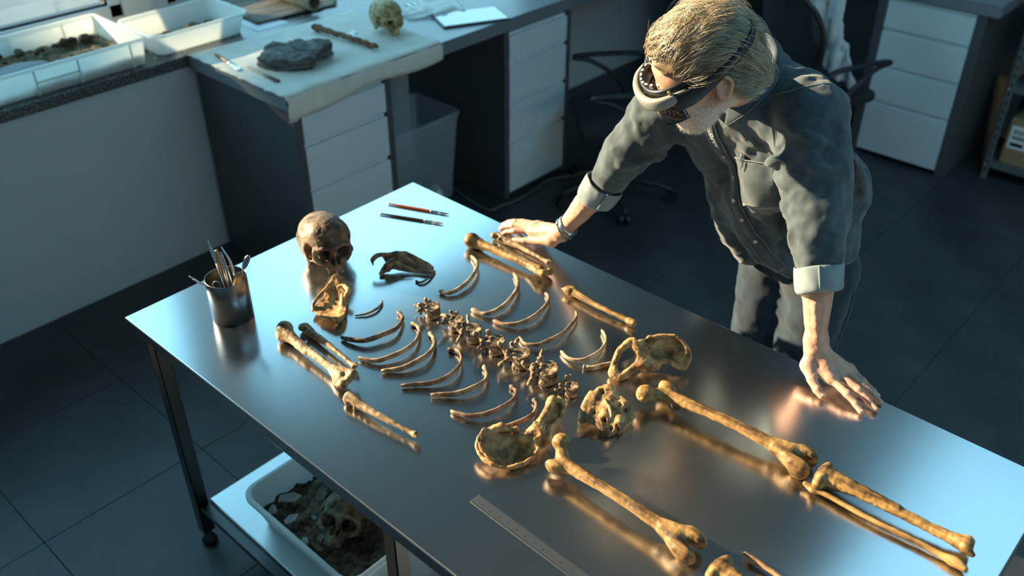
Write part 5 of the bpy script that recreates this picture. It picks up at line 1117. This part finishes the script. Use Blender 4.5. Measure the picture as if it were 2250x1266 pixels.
# head, local: x to his left, y backwards, z up
HM = np.array([[.7833, .5574, -.2753], [-.6159, .6361, -.4647], [-.0839, .5336, .8416]]); HC = np.array((1.1665, -.10, 1.6445)); HS = 1.08
def HW(p): return np.asarray(p)@HM.T*HS+HC
HMW = Matrix([[*(HM[i]*HS), HC[i]] for i in range(3)]+[[0, 0, 0, 1]])
S = Solid((-.19, -.145, -.23), (.10, .16, .135), .0026)
S.ell((0, .012, .035), (.0745, .094, .082))
S.ell((0, -.035, .030), (.064, .058, .062), .03)
S.ell((0, -.040, -.035), (.058, .054, .070), .03)
S.ell((0, -.042, -.078), (.049, .046, .036), .025); S.sph((0, -.078, -.098), .019, .025)
for s in (-1, 1):
    S.cap((s*.050, .0, -.055), (s*.030, -.060, -.092), .016, .016, .03)                       # jaw line
    S.ell((s*.042, -.068, -.012), (.018, .016, .013), .02)                                    # cheek
    S.ell((s*.031, -.093, .004), (.017, .012, .011), .012, 'sub'); S.ell((s*.031, -.083, .003), (.0135, .0125, .011), .006)
    S.cap((s*.012, -.092, .018), (s*.046, -.080, .018), .0065, .0055, .012)                   # brow
    S.ell((s*.0125, -.102, -.030), (.0085, .010, .007), .008)
    S.ell((s*.080, .020, -.012), (.0090, .020, .033), .006, R=Matrix.Rotation(s*.38, 3, 'Z') @ Matrix.Rotation(-.22, 3, 'X'))  # ear
    S.ell((s*.092, .016, -.012), (.0080, .011, .020), .005, 'sub', R=Matrix.Rotation(s*.38, 3, 'Z') @ Matrix.Rotation(-.22, 3, 'X'))
    S.tube([(s*.080, .002, .010), (s*.087, .020, .021), (s*.091, .036, .008), (s*.089, .036, -.014), (s*.080, .014, -.044)], [.0035, .0042, .0042, .004, .006], .005, n=14)
S.tube([(0, -.092, .012), (0, -.105, -.010), (0, -.116, -.027)], [.008, .009, .0105], .012, n=6)
S.cap((-.017, -.094, -.055), (.017, -.094, -.055), .0065, .0065, .010); S.cap((-.015, -.092, -.067), (.015, -.092, -.067), .0075, .0075, .008)
S.cap((-.020, -.101, -.0605), (.020, -.101, -.0605), .0022, .0022, .003, 'sub')
S.tube([(0, .030, -.045), (-.045, .050, -.095), (-.105, .072, -.150)], [.055, .056, .060], .03, n=6)          # neck
S.noise(.0008, .02, 71)
P, Q = S.arrays(); headlocal = P.copy(); parts.append((HW(P), Q))
# torso and seat, all under the clothes, joining the limbs
S = Solid((.80, -.02, .55), (1.62, .62, 1.66), .011)
SP = np.array((-.25, -.50, .83)); SP /= np.linalg.norm(SP); LAT = np.array((.99, .02, .06)); LAT -= SP*(LAT@SP); LAT /= np.linalg.norm(LAT); FW = np.cross(SP, LAT)
RT3 = Matrix([[LAT[i], FW[i], SP[i]] for i in range(3)])
S.ell((1.165, .245, 1.42), (.165, .095, .16), .0, R=RT3); S.ell((1.235, .37, 1.19), (.155, .10, .17), .08, R=RT3); S.ell((1.262, .43, .98), (.165, .11, .14), .08)
for a, b, c in ((LS, LE, LC), (RS, RE, RC)): S.tube([a, b, c], [.056, .042, .026], .05)
S.cap(HW((-.10, .072, -.150)), (1.16, .20, 1.50), .056, .07, .05)
for x in (1.185, 1.365): S.cap((x, .43, .92), (x, .41, .60), .075, .055, .05)
parts.append(S.arrays())
V, F_ = [], []; off = 0; beard = []
for i, (p, q) in enumerate(parts):
    V.append(p); F_.append(q+off); off += len(p)
    if i == 2:
        x, y, z = headlocal.T; c = np.clip((-.030-z-.35*(y+.03))/.025, 0, 1)*np.clip((.055-y)/.03, 0, 1)*np.clip((z+.135)/.02, 0, 1)
        lips = np.exp(-((x/.020)**4+((z+.0605)/.010)**2))*(y < -.08); nose = np.clip((z+.042)/.008, 0, 1)*(np.abs(x) < .03)*(y < -.085)
        beard.append(np.clip(c*(1-.8*lips)*(1-nose), 0, 1))
    else: beard.append(np.zeros(len(p)))
me = npmesh('body', np.vstack(V), np.vstack(F_))
at = me.attributes.new('beard', 'FLOAT', 'POINT'); at.data.foreach_set('value', np.concatenate(beard).astype(np.float32))
body = obj('body', me, M_skin, man)
M_nail = mat('fingernail', (.62, .40, .32), .25)
for f in LF+RF+[LT, RT]:
    a, b = np.array(f[-2]), np.array(f[-1]); d = (b-a)/np.linalg.norm(b-a); up = np.array((0, 0, 1.))-d*d[2]; up /= np.linalg.norm(up); th = f in (LT, RT); sc = 1.25 if th else 1
    Mn = frame(Vector(b-d*.0005+up*(.0062*sc)), Vector(d), Vector(up), (.0056*sc, .0046*sc, .0018*sc))
    v, fc = lathe_vf([(0, 1), (.55, .8), (.9, .35), (1, 0), (.9, -.4), (0, -.6)], sides=12)
    obj('fingernail', pymesh('fingernail', v, fc, True), M_nail, man, mw=Mn)

# ---------- shirt
S = Solid((.66, -.16, .90), (1.68, .66, 1.74), .0055)
S.ell((1.165, .235, 1.42), (.205, .130, .17), .0, R=RT3)
S.ell((1.262, .345, 1.22), (.160, .138, .17), .08, R=RT3)
S.ell((1.280, .405, 1.03), (.165, .148, .13), .07)
S.ell((1.36, .45, 1.18), (.075, .06, .10), .06)                                              # loose back of the shirt
S.cap((1.045, .175, 1.38), (1.125, .27, 1.14), .075, .06, .05)
S.ell((1.25, .175, 1.31), (.085, .065, .13), .05)
S.cap(RS+np.array((.03, .03, .01)), LS+np.array((-.03, .03, .01)), .086, .086, .07)
S.cap((1.15, .20, 1.54), (1.155, .10, 1.555), .085, .070, .05)
S.tube([RS, RE, RC+(RE-RC)*.50], [.088, .073, .058], .04, n=8)
S.tube([LS, LS*.45+LE*.55, LE, LC+(LE-LC)*.52], [.094, .088, .078, .064], .04, n=10)
# hanging front flap, lower at the placket
S.tube([(1.17, .205, 1.18), (1.24, .225, 1.06), (1.325, .255, .985)], [.055, .05, .022], .06, n=6)
S.tube([(1.10, .26, 1.16), (1.125, .275, 1.04), (1.165, .30, .955)], [.055, .052, .034], .05, n=6)
def folds(a, e, n, r, seed, tw=1.2, amp=.012):
    """cloth folds spiralling round a sleeve from a to e"""
    rng = np.random.RandomState(seed); a, e = np.array(a), np.array(e); d = e-a; L = np.linalg.norm(d); d = d/L; s1 = np.cross(d, (0.3, 1, .2)); s1 /= np.linalg.norm(s1); s2 = np.cross(d, s1)
    for i in range(n):
        t0 = rng.uniform(.05, .8); dt = rng.uniform(.08, .28); p0 = rng.uniform(0, 2*math.pi); dp = rng.uniform(.8, 1.9)*rng.choice((-1, 1)); rr = rng.uniform(.008, .015)
        pts = []
        for k in np.linspace(0, 1, 6):
            th = p0+dp*k; R_ = np.interp(t0+dt*k, [0, .6, 1], r)+rng.uniform(-.002, .004)-.004
            pts.append(a+d*L*(t0+dt*k)+(s1*math.cos(th)+s2*math.sin(th))*R_)
        S.tube(pts, [.003, rr, rr*1.1, rr, .003], .012)
folds(RS, RC+(RE-RC)*.45, 15, (.088, .073, .056), 5); folds(LS, LC+(LE-LC)*.45, 16, (.094, .080, .062), 6)
for p in ([(1.36, .06, 1.46), (1.33, .03, 1.42), (1.28, .06, 1.38)], [(1.37, .10, 1.40), (1.33, .12, 1.34), (1.27, .14, 1.30)], [(1.28, .17, 1.24), (1.33, .22, 1.14), (1.34, .25, 1.05)], [(1.40, .25, 1.42), (1.43, .34, 1.30), (1.43, .44, 1.16)], [(1.33, .24, 1.55), (1.37, .30, 1.42), (1.40, .40, 1.26)], [(1.19, .14, 1.30), (1.23, .17, 1.22), (1.29, .21, 1.10)]):
    S.tube(p, [.004, .014, .006], .022, n=8)
S.noise(.0070, .058, 81, (1, 1, 1.6)).noise(.0042, .026, 82, (1, 1, 1.4)).noise(.0018, .014, 83)
P, Q = S.arrays()
me = npmesh('shirt', P, Q, 2)
shirt = obj('shirt', me, M_shirt, man)
from mathutils.bvhtree import BVHTree
BV = BVHTree.FromPolygons([tuple(p) for p in P], [tuple(q) for q in Q.tolist()])
def onshirt(x, z, off=.002, y0=-.6):
    h = BV.ray_cast(Vector((x, y0, z)), Vector((0, 1, 0)))
    return (h[0]+h[1]*off, h[1]) if h[0] is not None else (Vector((x, .2, z)), Vector((0, -1, 0)))
# placket strip with stitched edge and buttons
line = smooth_curve([(1.098, 1.46, 0), (1.118, 1.38, 0), (1.150, 1.29, 0), (1.180, 1.20, 0), (1.225, 1.11, 0), (1.315, .995, 0)], 40)
Lp, Rp = [], []
for i, (x, z, _) in enumerate(line):
    d = line[min(i+1, 39)]-line[max(i-1, 0)]; d /= np.linalg.norm(d); nx, nz = -d[1], d[0]
    for s_, lst in ((-1, Lp), (1, Rp)): lst.append(onshirt(x+nx*.017*s_, z+nz*.017*s_, .0030)[0])
V = [tuple(p) for p in Lp]+[tuple(p) for p in Rp]; F = [(i, i+1, 41+i, 40+i) for i in range(39)]
pl = obj('placket', pymesh('placket', V, F, True), M_shirt, shirt); so = pl.modifiers.new('thick', 'SOLIDIFY'); so.thickness = .0035; so.offset = 0
M_seam = mat('seam_light', (.10, .125, .135), .8)
for k, lst in enumerate((Lp, Rp)):
    obj('seam', sweep('seam', [np.array(p)+np.array((0, -.0022, 0)) for p in lst], .0014, sides=5), M_seam, shirt)
M_button = mat('button_horn', (.52, .48, .36), .3)
for t in (.16, .32, .47, .60, .73, .86):
    x, z, _ = line[int(t*39)]; p, nrm = onshirt(x, z, .004)
    v, f = lathe_vf([(0, .0012), (.0022, .0012), (.0026, .0024), (.0046, .0026), (.0054, .0016), (.0054, 0), (0, 0)], sides=16)
    bo_ = obj('button', pymesh('button', v, f, True), M_button, shirt, mw=frame(p, Vector((nrm.z, .01, -nrm.x)), nrm))
# chest pocket
def patch(name, pts2, m, par, n=12, off=.0035, th=.003):
    (a, b, c, d) = [np.array(q, float) for q in pts2]; V = []; F = []
    for i in range(n+1):
        for j in range(n+1):
            s, t = i/n, j/n; q = (a*(1-s)+b*s)*(1-t)+(d*(1-s)+c*s)*t; V.append(tuple(onshirt(q[0], q[1], off)[0]))
    for i in range(n):
        for j in range(n): F.append((i*(n+1)+j, (i+1)*(n+1)+j, (i+1)*(n+1)+j+1, i*(n+1)+j+1))
    o = obj(name, pymesh(name, V, F, True), m, par); s_ = o.modifiers.new('thick', 'SOLIDIFY'); s_.thickness = th; s_.offset = 0; return o, V
pk, pv = patch('pocket', [(1.175, 1.345), (1.295, 1.365), (1.315, 1.235), (1.210, 1.205)], M_shirt, shirt, off=.005)
obj('seam', sweep('seam', [np.array(pv[i*13])+np.array((0, -.003, .001)) for i in range(13)], .002, sides=6), M_seam, shirt)
# a pen clipped in the pocket
pp, pn = onshirt(1.198, 1.346, .006)
pr_ = root('pen', tuple(pp), 'silver pen clipped in the man\'s chest pocket', 'pen')
obj('barrel', sweep('barrel', [tuple(pp+Vector((.006, .012, -.05))), tuple(pp+Vector((0, -.002, .012)))], .0042, n=6), M_chrome, pr_)
obj('cap', sweep('cap', [tuple(pp+Vector((0, -.002, .011))), tuple(pp+Vector((-.001, -.004, .020)))], [.0048, .0040], n=4), M_chrome, pr_)
obj('clip', sweep('clip', [tuple(pp+Vector((0, -.006, .014))), tuple(pp+Vector((.002, -.008, .0))), tuple(pp+Vector((.004, -.006, -.024)))], [.0016, .0018, .0012], .0008, n=8), M_chrome, pr_)
# rolled cuffs: flared bands of the paler inside cloth
def cuff(C, E, r, seed):
    d = (np.array(E)-np.array(C)); d /= np.linalg.norm(d); C = np.array(C); s1 = np.cross(d, (0, 1, .2)); s1 /= np.linalg.norm(s1); s2 = np.cross(d, s1); rng = np.random.RandomState(seed)
    prof = [(.038, .006), (.047, -.002), (r*.97, .000), (r*1.03, .012), (r*1.05, .035), (r*1.06, .060), (r*1.03, .068), (r*.95, .066), (r*.90, .05)]
    N = 40; V = []; ph = rng.uniform(0, 6, 3)
    for (q, h) in prof:
        for j in range(N):
            a = 2*math.pi*j/N; rr = q*(1+.035*math.sin(2*a+ph[0])+.020*math.sin(5*a+ph[1]+h*30))+.0015*math.sin(9*a+ph[2]+h*60); hh = h+.004*math.sin(a+ph[1])+.002*math.sin(3*a+ph[2])
            V.append(tuple(C+d*hh+(s1*math.cos(a)+s2*math.sin(a))*rr))
    F = [(i*N+j, i*N+(j+1) % N, (i+1)*N+(j+1) % N, (i+1)*N+j) for i in range(len(prof)-1) for j in range(N)]
    me = pymesh('cuff', V, F, True); co = obj('cuff', me, M_inside, shirt, label='paler rolled up cuff'); sb = co.modifiers.new('sub', 'SUBSURF'); sb.levels = 1; sb.render_levels = 1
    tabv = [tuple(C+d*h+(s1*math.cos(2.2)+s2*math.sin(2.2))*(r*1.08)) for h in (.01, .035, .06, .068)]
    obj('cuff_fold', sweep('cuff_fold', tabv, [.002, .003, .003, .002], n=8, sides=6), M_inside, shirt)
cuff(LC, LE, .0600, 3); cuff(RC, RE, .0575, 4)
# collar: stand and two leaves round the neck
NK = HW((0, .062, -.10)); 
ring_in = smooth_curve([(1.176, .036, 1.528), (1.214, .058, 1.560), (1.230, .105, 1.600), (1.205, .170, 1.635), (1.150, .200, 1.650), (1.095, .170, 1.625), (1.068, .105, 1.570), (1.082, .045, 1.525), (1.108, .026, 1.500)], 48)
ctr = ring_in.mean(0); Vv = []
for i, p in enumerate(ring_in):
    o_ = p-ctr; o_ /= np.linalg.norm(o_); t = i/47; tipw = 1+.55*max(0, 1-min(t, 1-t)/.16)
    out = p+o_*.030+np.array((0, .004, -.026))*tipw+np.array((0, -.012, -.010))*(tipw-1)
    Vv += [tuple(p+np.array((0, .006, -.022))), tuple(p), tuple(p+o_*.006+np.array((0, .002, .001))), tuple((p+o_*.014)*.5+out*.5), tuple(out)]
F = [(i*5+j, i*5+j+1, (i+1)*5+j+1, (i+1)*5+j) for i in range(47) for j in range(4)]
co = obj('collar', pymesh('collar', Vv, F, True), M_shirt, shirt); so = co.modifiers.new('thick', 'SOLIDIFY'); so.thickness = .004; so.offset = 0; sb = co.modifiers.new('sub', 'SUBSURF'); sb.levels = 1; sb.render_levels = 1
obj('seam', sweep('seam', [np.array(Vv[i*5+4])*.94+np.array(Vv[i*5+3])*.06+np.array((.001, -.003, .002)) for i in range(48)], .0013, sides=5), M_seam, shirt)
# shoulder seam of his left sleeve
a_ = LS-np.array((.045, 0, -.01)); d_ = (LE-LS)/np.linalg.norm(LE-LS); sm = []
for k in range(26):
    th = -2.6+k*.17; s1 = np.cross(d_, (0, 1, 0)); s1 /= np.linalg.norm(s1); s2 = np.cross(d_, s1); dirv = s1*math.cos(th)+s2*math.sin(th); dirv = dirv-.5*d_
    h = BV.ray_cast(Vector(a_+dirv*.3), Vector(-dirv))
    if h[0] is not None: sm.append(np.array(h[0]))
obj('seam', sweep('seam', sm, .0022, sides=6), M_seam, shirt)

# ---------- jeans, belt, shoes
S = Solid((1.0, .24, .02), (1.56, .66, 1.06), .0075)
S.ell((1.262, .43, .96), (.178, .125, .11), .0)
for x, s in ((1.190, -1), (1.362, 1)):
    S.tube([(x, .43, .90), (x-.005*s, .405, .70), (x+.0*s, .40, .50), (x+.005*s, .44, .26), (x+.012*s, .485, .07)], [.100, .088, .072, .064, .062], .05, n=12)
    rng = np.random.RandomState(20+s)
    for i in range(9):
        z0 = rng.uniform(.12, .85); th = rng.uniform(0, 6.28); pts = [(x+math.cos(th+k*.5)*.083, .42+math.sin(th+k*.5)*.080, z0+k*rng.uniform(.005, .04)) for k in range(5)]
        S.tube(pts, [.003, .009, .010, .008, .003], .016)
S.noise(.004, .05, 91).noise(.002, .02, 92)
jn = obj('jeans', S.mesh('jeans', 2), M_jeans, man)
obj('seam', sweep('seam', [(1.455, .44, .97), (1.462, .43, .80), (1.446, .41, .60), (1.430, .42, .40)], .003, n=14, sides=6), mat('seam_navy', (.06, .09, .12), .8), jn)
for x in (1.20, 1.375):
    S = Solid((x-.07, .26, 0), (x+.07, .60, .14), .006)
    S.ell((x, .39, .035), (.046, .11, .045)); S.ell((x, .50, .05), (.042, .055, .06), .03); S.box((x, .42, .010), (.046, .15, .012), .01, .01)
    S.put(lambda a, b, z: np.broadcast_to(-z, np.broadcast(a, b, z).shape), (x-.07, .26, -.1), (x+.07, .6, .0), 0, 'sub') if False else None
    sm_ = S.mesh('shoe'); obj('shoe', sm_, mat('shoe_black', (.02, .018, .016), .4), man, mw=Matrix.Translation((0, 0, -min(v.co.z for v in sm_.vertices))))

# ---------- hair: a cap of hair and loose combed strands
S = Solid((-.11, -.13, -.125), (.11, .165, .155), .0035)
S.ell((0, .022, .046), (.0835, .104, .088)); S.ell((0, -.030, .078), (.060, .058, .046), .03); S.ell((0, .075, .0), (.064, .052, .075), .03); S.ell((0, .078, -.050), (.056, .042, .050), .03)
S.box((0, -.125, -.05), (.12, .085, .110), .02, .012, 'sub')                                  # clear of the face
S.ell((.0, -.128, .064), (.056, .062, .044), .012, 'sub')
for s in (-1, 1): S.ell((s*.088, .010, -.014), (.030, .032, .040), .010, 'sub')
S.box((0, -.04, -.075), (.12, .065, .095), .02, .01, 'sub')
S.noise(.004, .018, 95, (1, 2.2, 1))
Ph, Qh = S.arrays(); hair = obj('hair', npmesh('hair', HW(Ph), Qh, 1), M_hairc, man)
rng = np.random.RandomState(11); fc = Ph[Qh].mean(1); nrm = np.cross(Ph[Qh[:, 1]]-Ph[Qh[:, 0]], Ph[Qh[:, 3]]-Ph[Qh[:, 0]]); nrm /= np.linalg.norm(nrm, axis=1)[:, None]+1e-12
outw = ((fc-np.array((0, .02, .03)))*nrm).sum(1) > .02; outw &= ~((fc[:, 1] < -.062) & (fc[:, 2] < .098)); armz = np.interp(fc[:, 1], [-.085, -.05, -.01, .035, .08], [.02, .02, .026, .036, .046]); outw &= ~((np.abs(fc[:, 0]) > .05) & (fc[:, 1] < .085) & (np.abs(fc[:, 2]-armz-.006) < .022)); fc = fc[outw]; nrm = nrm[outw]
NS, NP = 9000, 8; pick = rng.randint(0, len(fc), NS); p = fc[pick]+rng.normal(0, .0015, (NS, 3)); n0 = nrm[pick]
swirl = np.stack([np.sin(p[:, 0]*40+p[:, 2]*25), np.zeros(NS), np.cos(p[:, 1]*30+p[:, 0]*20)], 1)*.35
comb = np.array((.30, 1.0, -.05))+swirl+rng.normal(0, .18, (NS, 3)); comb[:, 2] -= np.clip((p[:, 1]-.02)/.06, 0, 1.6)+np.clip((np.abs(p[:, 0])-.055)/.03, 0, 1)*.5
comb[p[:, 1] < -.055] += np.array((.25, -.1, .6))
comb -= n0*(comb*n0).sum(1)[:, None]; comb /= np.linalg.norm(comb, axis=1)[:, None]
ln = rng.uniform(.035, .075, NS)*(1-.45*np.clip((-p[:, 2]-.02)/.06, 0, 1)); lift = (1-.7*(p[:, 1] < -.045))*rng.uniform(.05, .32, NS)*(rng.uniform(0, 1, NS) < .85)+rng.uniform(.0, .12, NS); T_ = np.linspace(0, 1, NP)
pts = p[:, None]+comb[:, None]*(ln[:, None]*T_)[..., None]+n0[:, None]*((ln*lift)[:, None]*np.sin(T_*2.2)-(ln**2)[:, None]*5.2*T_**2)[..., None]+swirl[:, None]*(.004*T_**2)[None, :, None]
rad = np.interp(T_, [0, .2, .8, 1], [.0004, .00058, .0005, .00015])
ptsw = HW(pts.reshape(-1, 3)).reshape(NS, NP, 3); d = np.gradient(ptsw, axis=1); d /= np.linalg.norm(d, axis=2)[..., None]+1e-12
e1 = np.cross(d, n0[:, None]@HM.T); e1 /= np.linalg.norm(e1, axis=2)[..., None]+1e-12; e2 = np.cross(d, e1)
ring3 = np.stack([e1*math.cos(a)+e2*math.sin(a) for a in (0, 2.094, 4.189)], 2)*rad[None, :, None, None]
Vs = (ptsw[:, :, None]+ring3).reshape(-1, 3); b0 = (np.arange(NS)*NP*3)[:, None, None]; i0 = (np.arange(NP-1)*3)[None, :, None]; j = np.arange(3)[None, None]
Qs = np.stack([b0+i0+j, b0+i0+(j+1) % 3, b0+i0+3+(j+1) % 3, b0+i0+3+j], -1).reshape(-1, 4)
obj('hair_strands', npmesh('hair_strands', Vs, Qs), M_hair, hair, kind='stuff')
# short white beard hairs along the jaw
hl = headlocal; cand = np.where(beard[2] > .6)[0]; NB = 2600; pk_ = rng.choice(cand, NB); pb = hl[pk_]+rng.normal(0, .0012, (NB, 3)); nb_ = pb-np.array((0, -.02, -.05)); nb_ /= np.linalg.norm(nb_, axis=1)[:, None]
db = nb_*.6+np.array((0, -.2, -.8))+rng.normal(0, .25, (NB, 3)); db /= np.linalg.norm(db, axis=1)[:, None]; lb_ = rng.uniform(.004, .009, NB); tip = pb+db*lb_[:, None]
e1 = np.cross(db, (1, .2, .1)); e1 /= np.linalg.norm(e1, axis=1)[:, None]; e2 = np.cross(db, e1)
base = [pb+(e1*math.cos(a)+e2*math.sin(a))*.0005 for a in (0, 2.094, 4.189)]
Vb = HW(np.stack(base+[tip], 1).reshape(-1, 3)); bi = np.arange(NB)[:, None]*4
Qb = np.concatenate([bi+np.array([[0, 1, 3]]), bi+np.array([[1, 2, 3]]), bi+np.array([[2, 0, 3]])], 0)
obj('beard', npmesh('beard', Vb, Qb), mat('beard_white', (.66, .62, .57), .5), man, kind='stuff')

# ---------- headset
def hs(name, me, m, par): me.transform(HMW); return obj(name, me, m, par)
hset = root('headset', tuple(HC), 'black and silver smart glasses headset worn on the man\'s forehead', 'headset')
M_hsil = mat('headset_silver', (.20, .20, .185), .42, spec=.45); M_hblk = mat('headset_black', (.012, .012, .014), .35)
M_lens = mat('headset_lens', (.006, .007, .010), .06, coat=1)
arc = [(-.088, -.050, .030), (-.085, -.083, .030), (-.069, -.114, .028), (-.040, -.131, .026), (0, -.137, .025), (.040, -.131, .026), (.069, -.114, .028), (.085, -.083, .030), (.088, -.050, .030)]
hs('front_shell', sweep('front_shell', arc, [.005, .007, .0085, .0095, .0095, .0095, .0085, .007, .005], [.010, .013, .0155, .016, .016, .016, .0155, .013, .010], n=44, sides=18, pw=2.8), M_hsil, hset)
inner = [(x*.90, y+.017, z+.006) for x, y, z in arc]
pad = hs('brow_pad', sweep('brow_pad', inner, .006, .019, n=44, sides=10, pw=3), M_hblk, hset)
def hbox(lo, hi): return box('chip', lo, hi, 0)
for i in range(9):
    a = -1.0+i*.22; c = (.088*math.sin(a), -.045-.088*math.cos(a)*.97, .0535)
    me = box('printed_mark', (-.0035 if i % 3 else -.006, -.0022, 0), (.0035, .0022, .0008), 0); me.transform(Matrix.Translation((c[0]*.78, c[1]+.012, .0575)) @ Matrix.Rotation(a, 4, 'Z')); hs('printed_mark', me, mat('mark_white', (.55, .58, .58), .5), pad)
VL = []; FL2 = []
for i in range(29):
    a = -1.15+2.3*i/28
    for j in range(9):
        t = j/8; r1 = .100-.010*t; x = .093*math.sin(a)*(1-.12*t*t); y = -.030-.098*math.cos(a)*(1-.05*t*t); z = .010-.066*t*(1-.35*abs(math.sin(a))**2)+(.016*math.exp(-(a/.16)**2) if j == 8 else 0)
        VL.append((x, y, z))
FL2 = [(i*9+j, (i+1)*9+j, (i+1)*9+j+1, i*9+j+1) for i in range(28) for j in range(8)]
vo = hs('visor', pymesh('visor', VL, FL2, True), M_lens, hset); so = vo.modifiers.new('thick', 'SOLIDIFY'); so.thickness = .003
for s in (-1, 1):
    hs('temple_arm', sweep('temple_arm', [(s*.086, -.085, .020), (s*.096, -.050, .020), (s*.1005, -.010, .026), (s*.1000, .035, .036), (s*.093, .082, .046)], .0045, [.023, .021, .016, .0115, .009], n=24, sides=12, pw=3), M_hblk, hset)
hs('rear_band', sweep('rear_band', [(-.093, .080, .046), (-.066, .120, .052), (0, .138, .054), (.066, .120, .052), (.093, .080, .046)], .004, .011, n=24, sides=10), M_hblk, hset)
hs('sensor', sweep('sensor', [(.083, -.083, .043), (.0835, -.0835, .052)], .003, sides=10), mat('gold_sensor', (.7, .5, .2), .3, 1), hset)
hs('glint_strip', sweep('glint_strip', [(.0942, -.045, .027), (.0945, -.020, .031)], .0012, .003, sides=6), mat('strip_grey', (.25, .28, .3), .3), hset)

# ---------- bracelets on his right wrist
W_ = np.array(RW_); ax = RC-W_; ax /= np.linalg.norm(ax); s1 = np.cross(ax, (0, 1, 0)); s1 /= np.linalg.norm(s1); s2 = np.cross(ax, s1)
def bangle(h, r, tilt, n=40): return [W_+ax*(h+tilt*math.cos(2*math.pi*k/n))+(s1*math.cos(2*math.pi*k/n)+s2*math.sin(2*math.pi*k/n))*r for k in range(n)]
br = root('bracelet', tuple(W_+ax*.03), 'silver cuff bracelet on the man\'s right wrist', 'bracelet', 'bracelets on the right wrist')
obj('band', sweep('band', bangle(.034, .0335, .003), .0016, .0070, closed=True, sides=8, up=tuple(ax), pw=4), mat('bracelet_silver', (.62, .68, .68), .22, 1), br)
br = root('bracelet', tuple(W_+ax*.02), 'dark beaded cord bracelet below the silver one', 'bracelet', 'bracelets on the right wrist')
v, f = lathe_vf([(0, -1), (.7, -.7), (1, 0), (.7, .7), (0, 1)], sides=8); bd = pymesh('bead', v, f, True)
for q in bangle(.019, .0335, .008, 36): obj('bead', bd, mat('bead_teal', (.07, .12, .12), .35), br, mw=Matrix.Translation(Vector(q)) @ Matrix.Scale(.0030, 4))
br = root('bracelet', tuple(W_+ax*.026), 'thin dark strap bracelet with silver plate between the others', 'bracelet', 'bracelets on the right wrist')
obj('strap', sweep('strap', bangle(.026, .0342, -.006), .0010, .0020, closed=True, sides=8, up=tuple(ax)), mat('strap_dark', (.03, .045, .05), .6), br)
obj('plate', sweep('plate', [W_+ax*.026+(s1*math.cos(a)+s2*math.sin(a))*.0358 for a in np.linspace(.2, .9, 6)], .0012, .0045, sides=8, up=tuple(ax), pw=4), M_chrome, br)
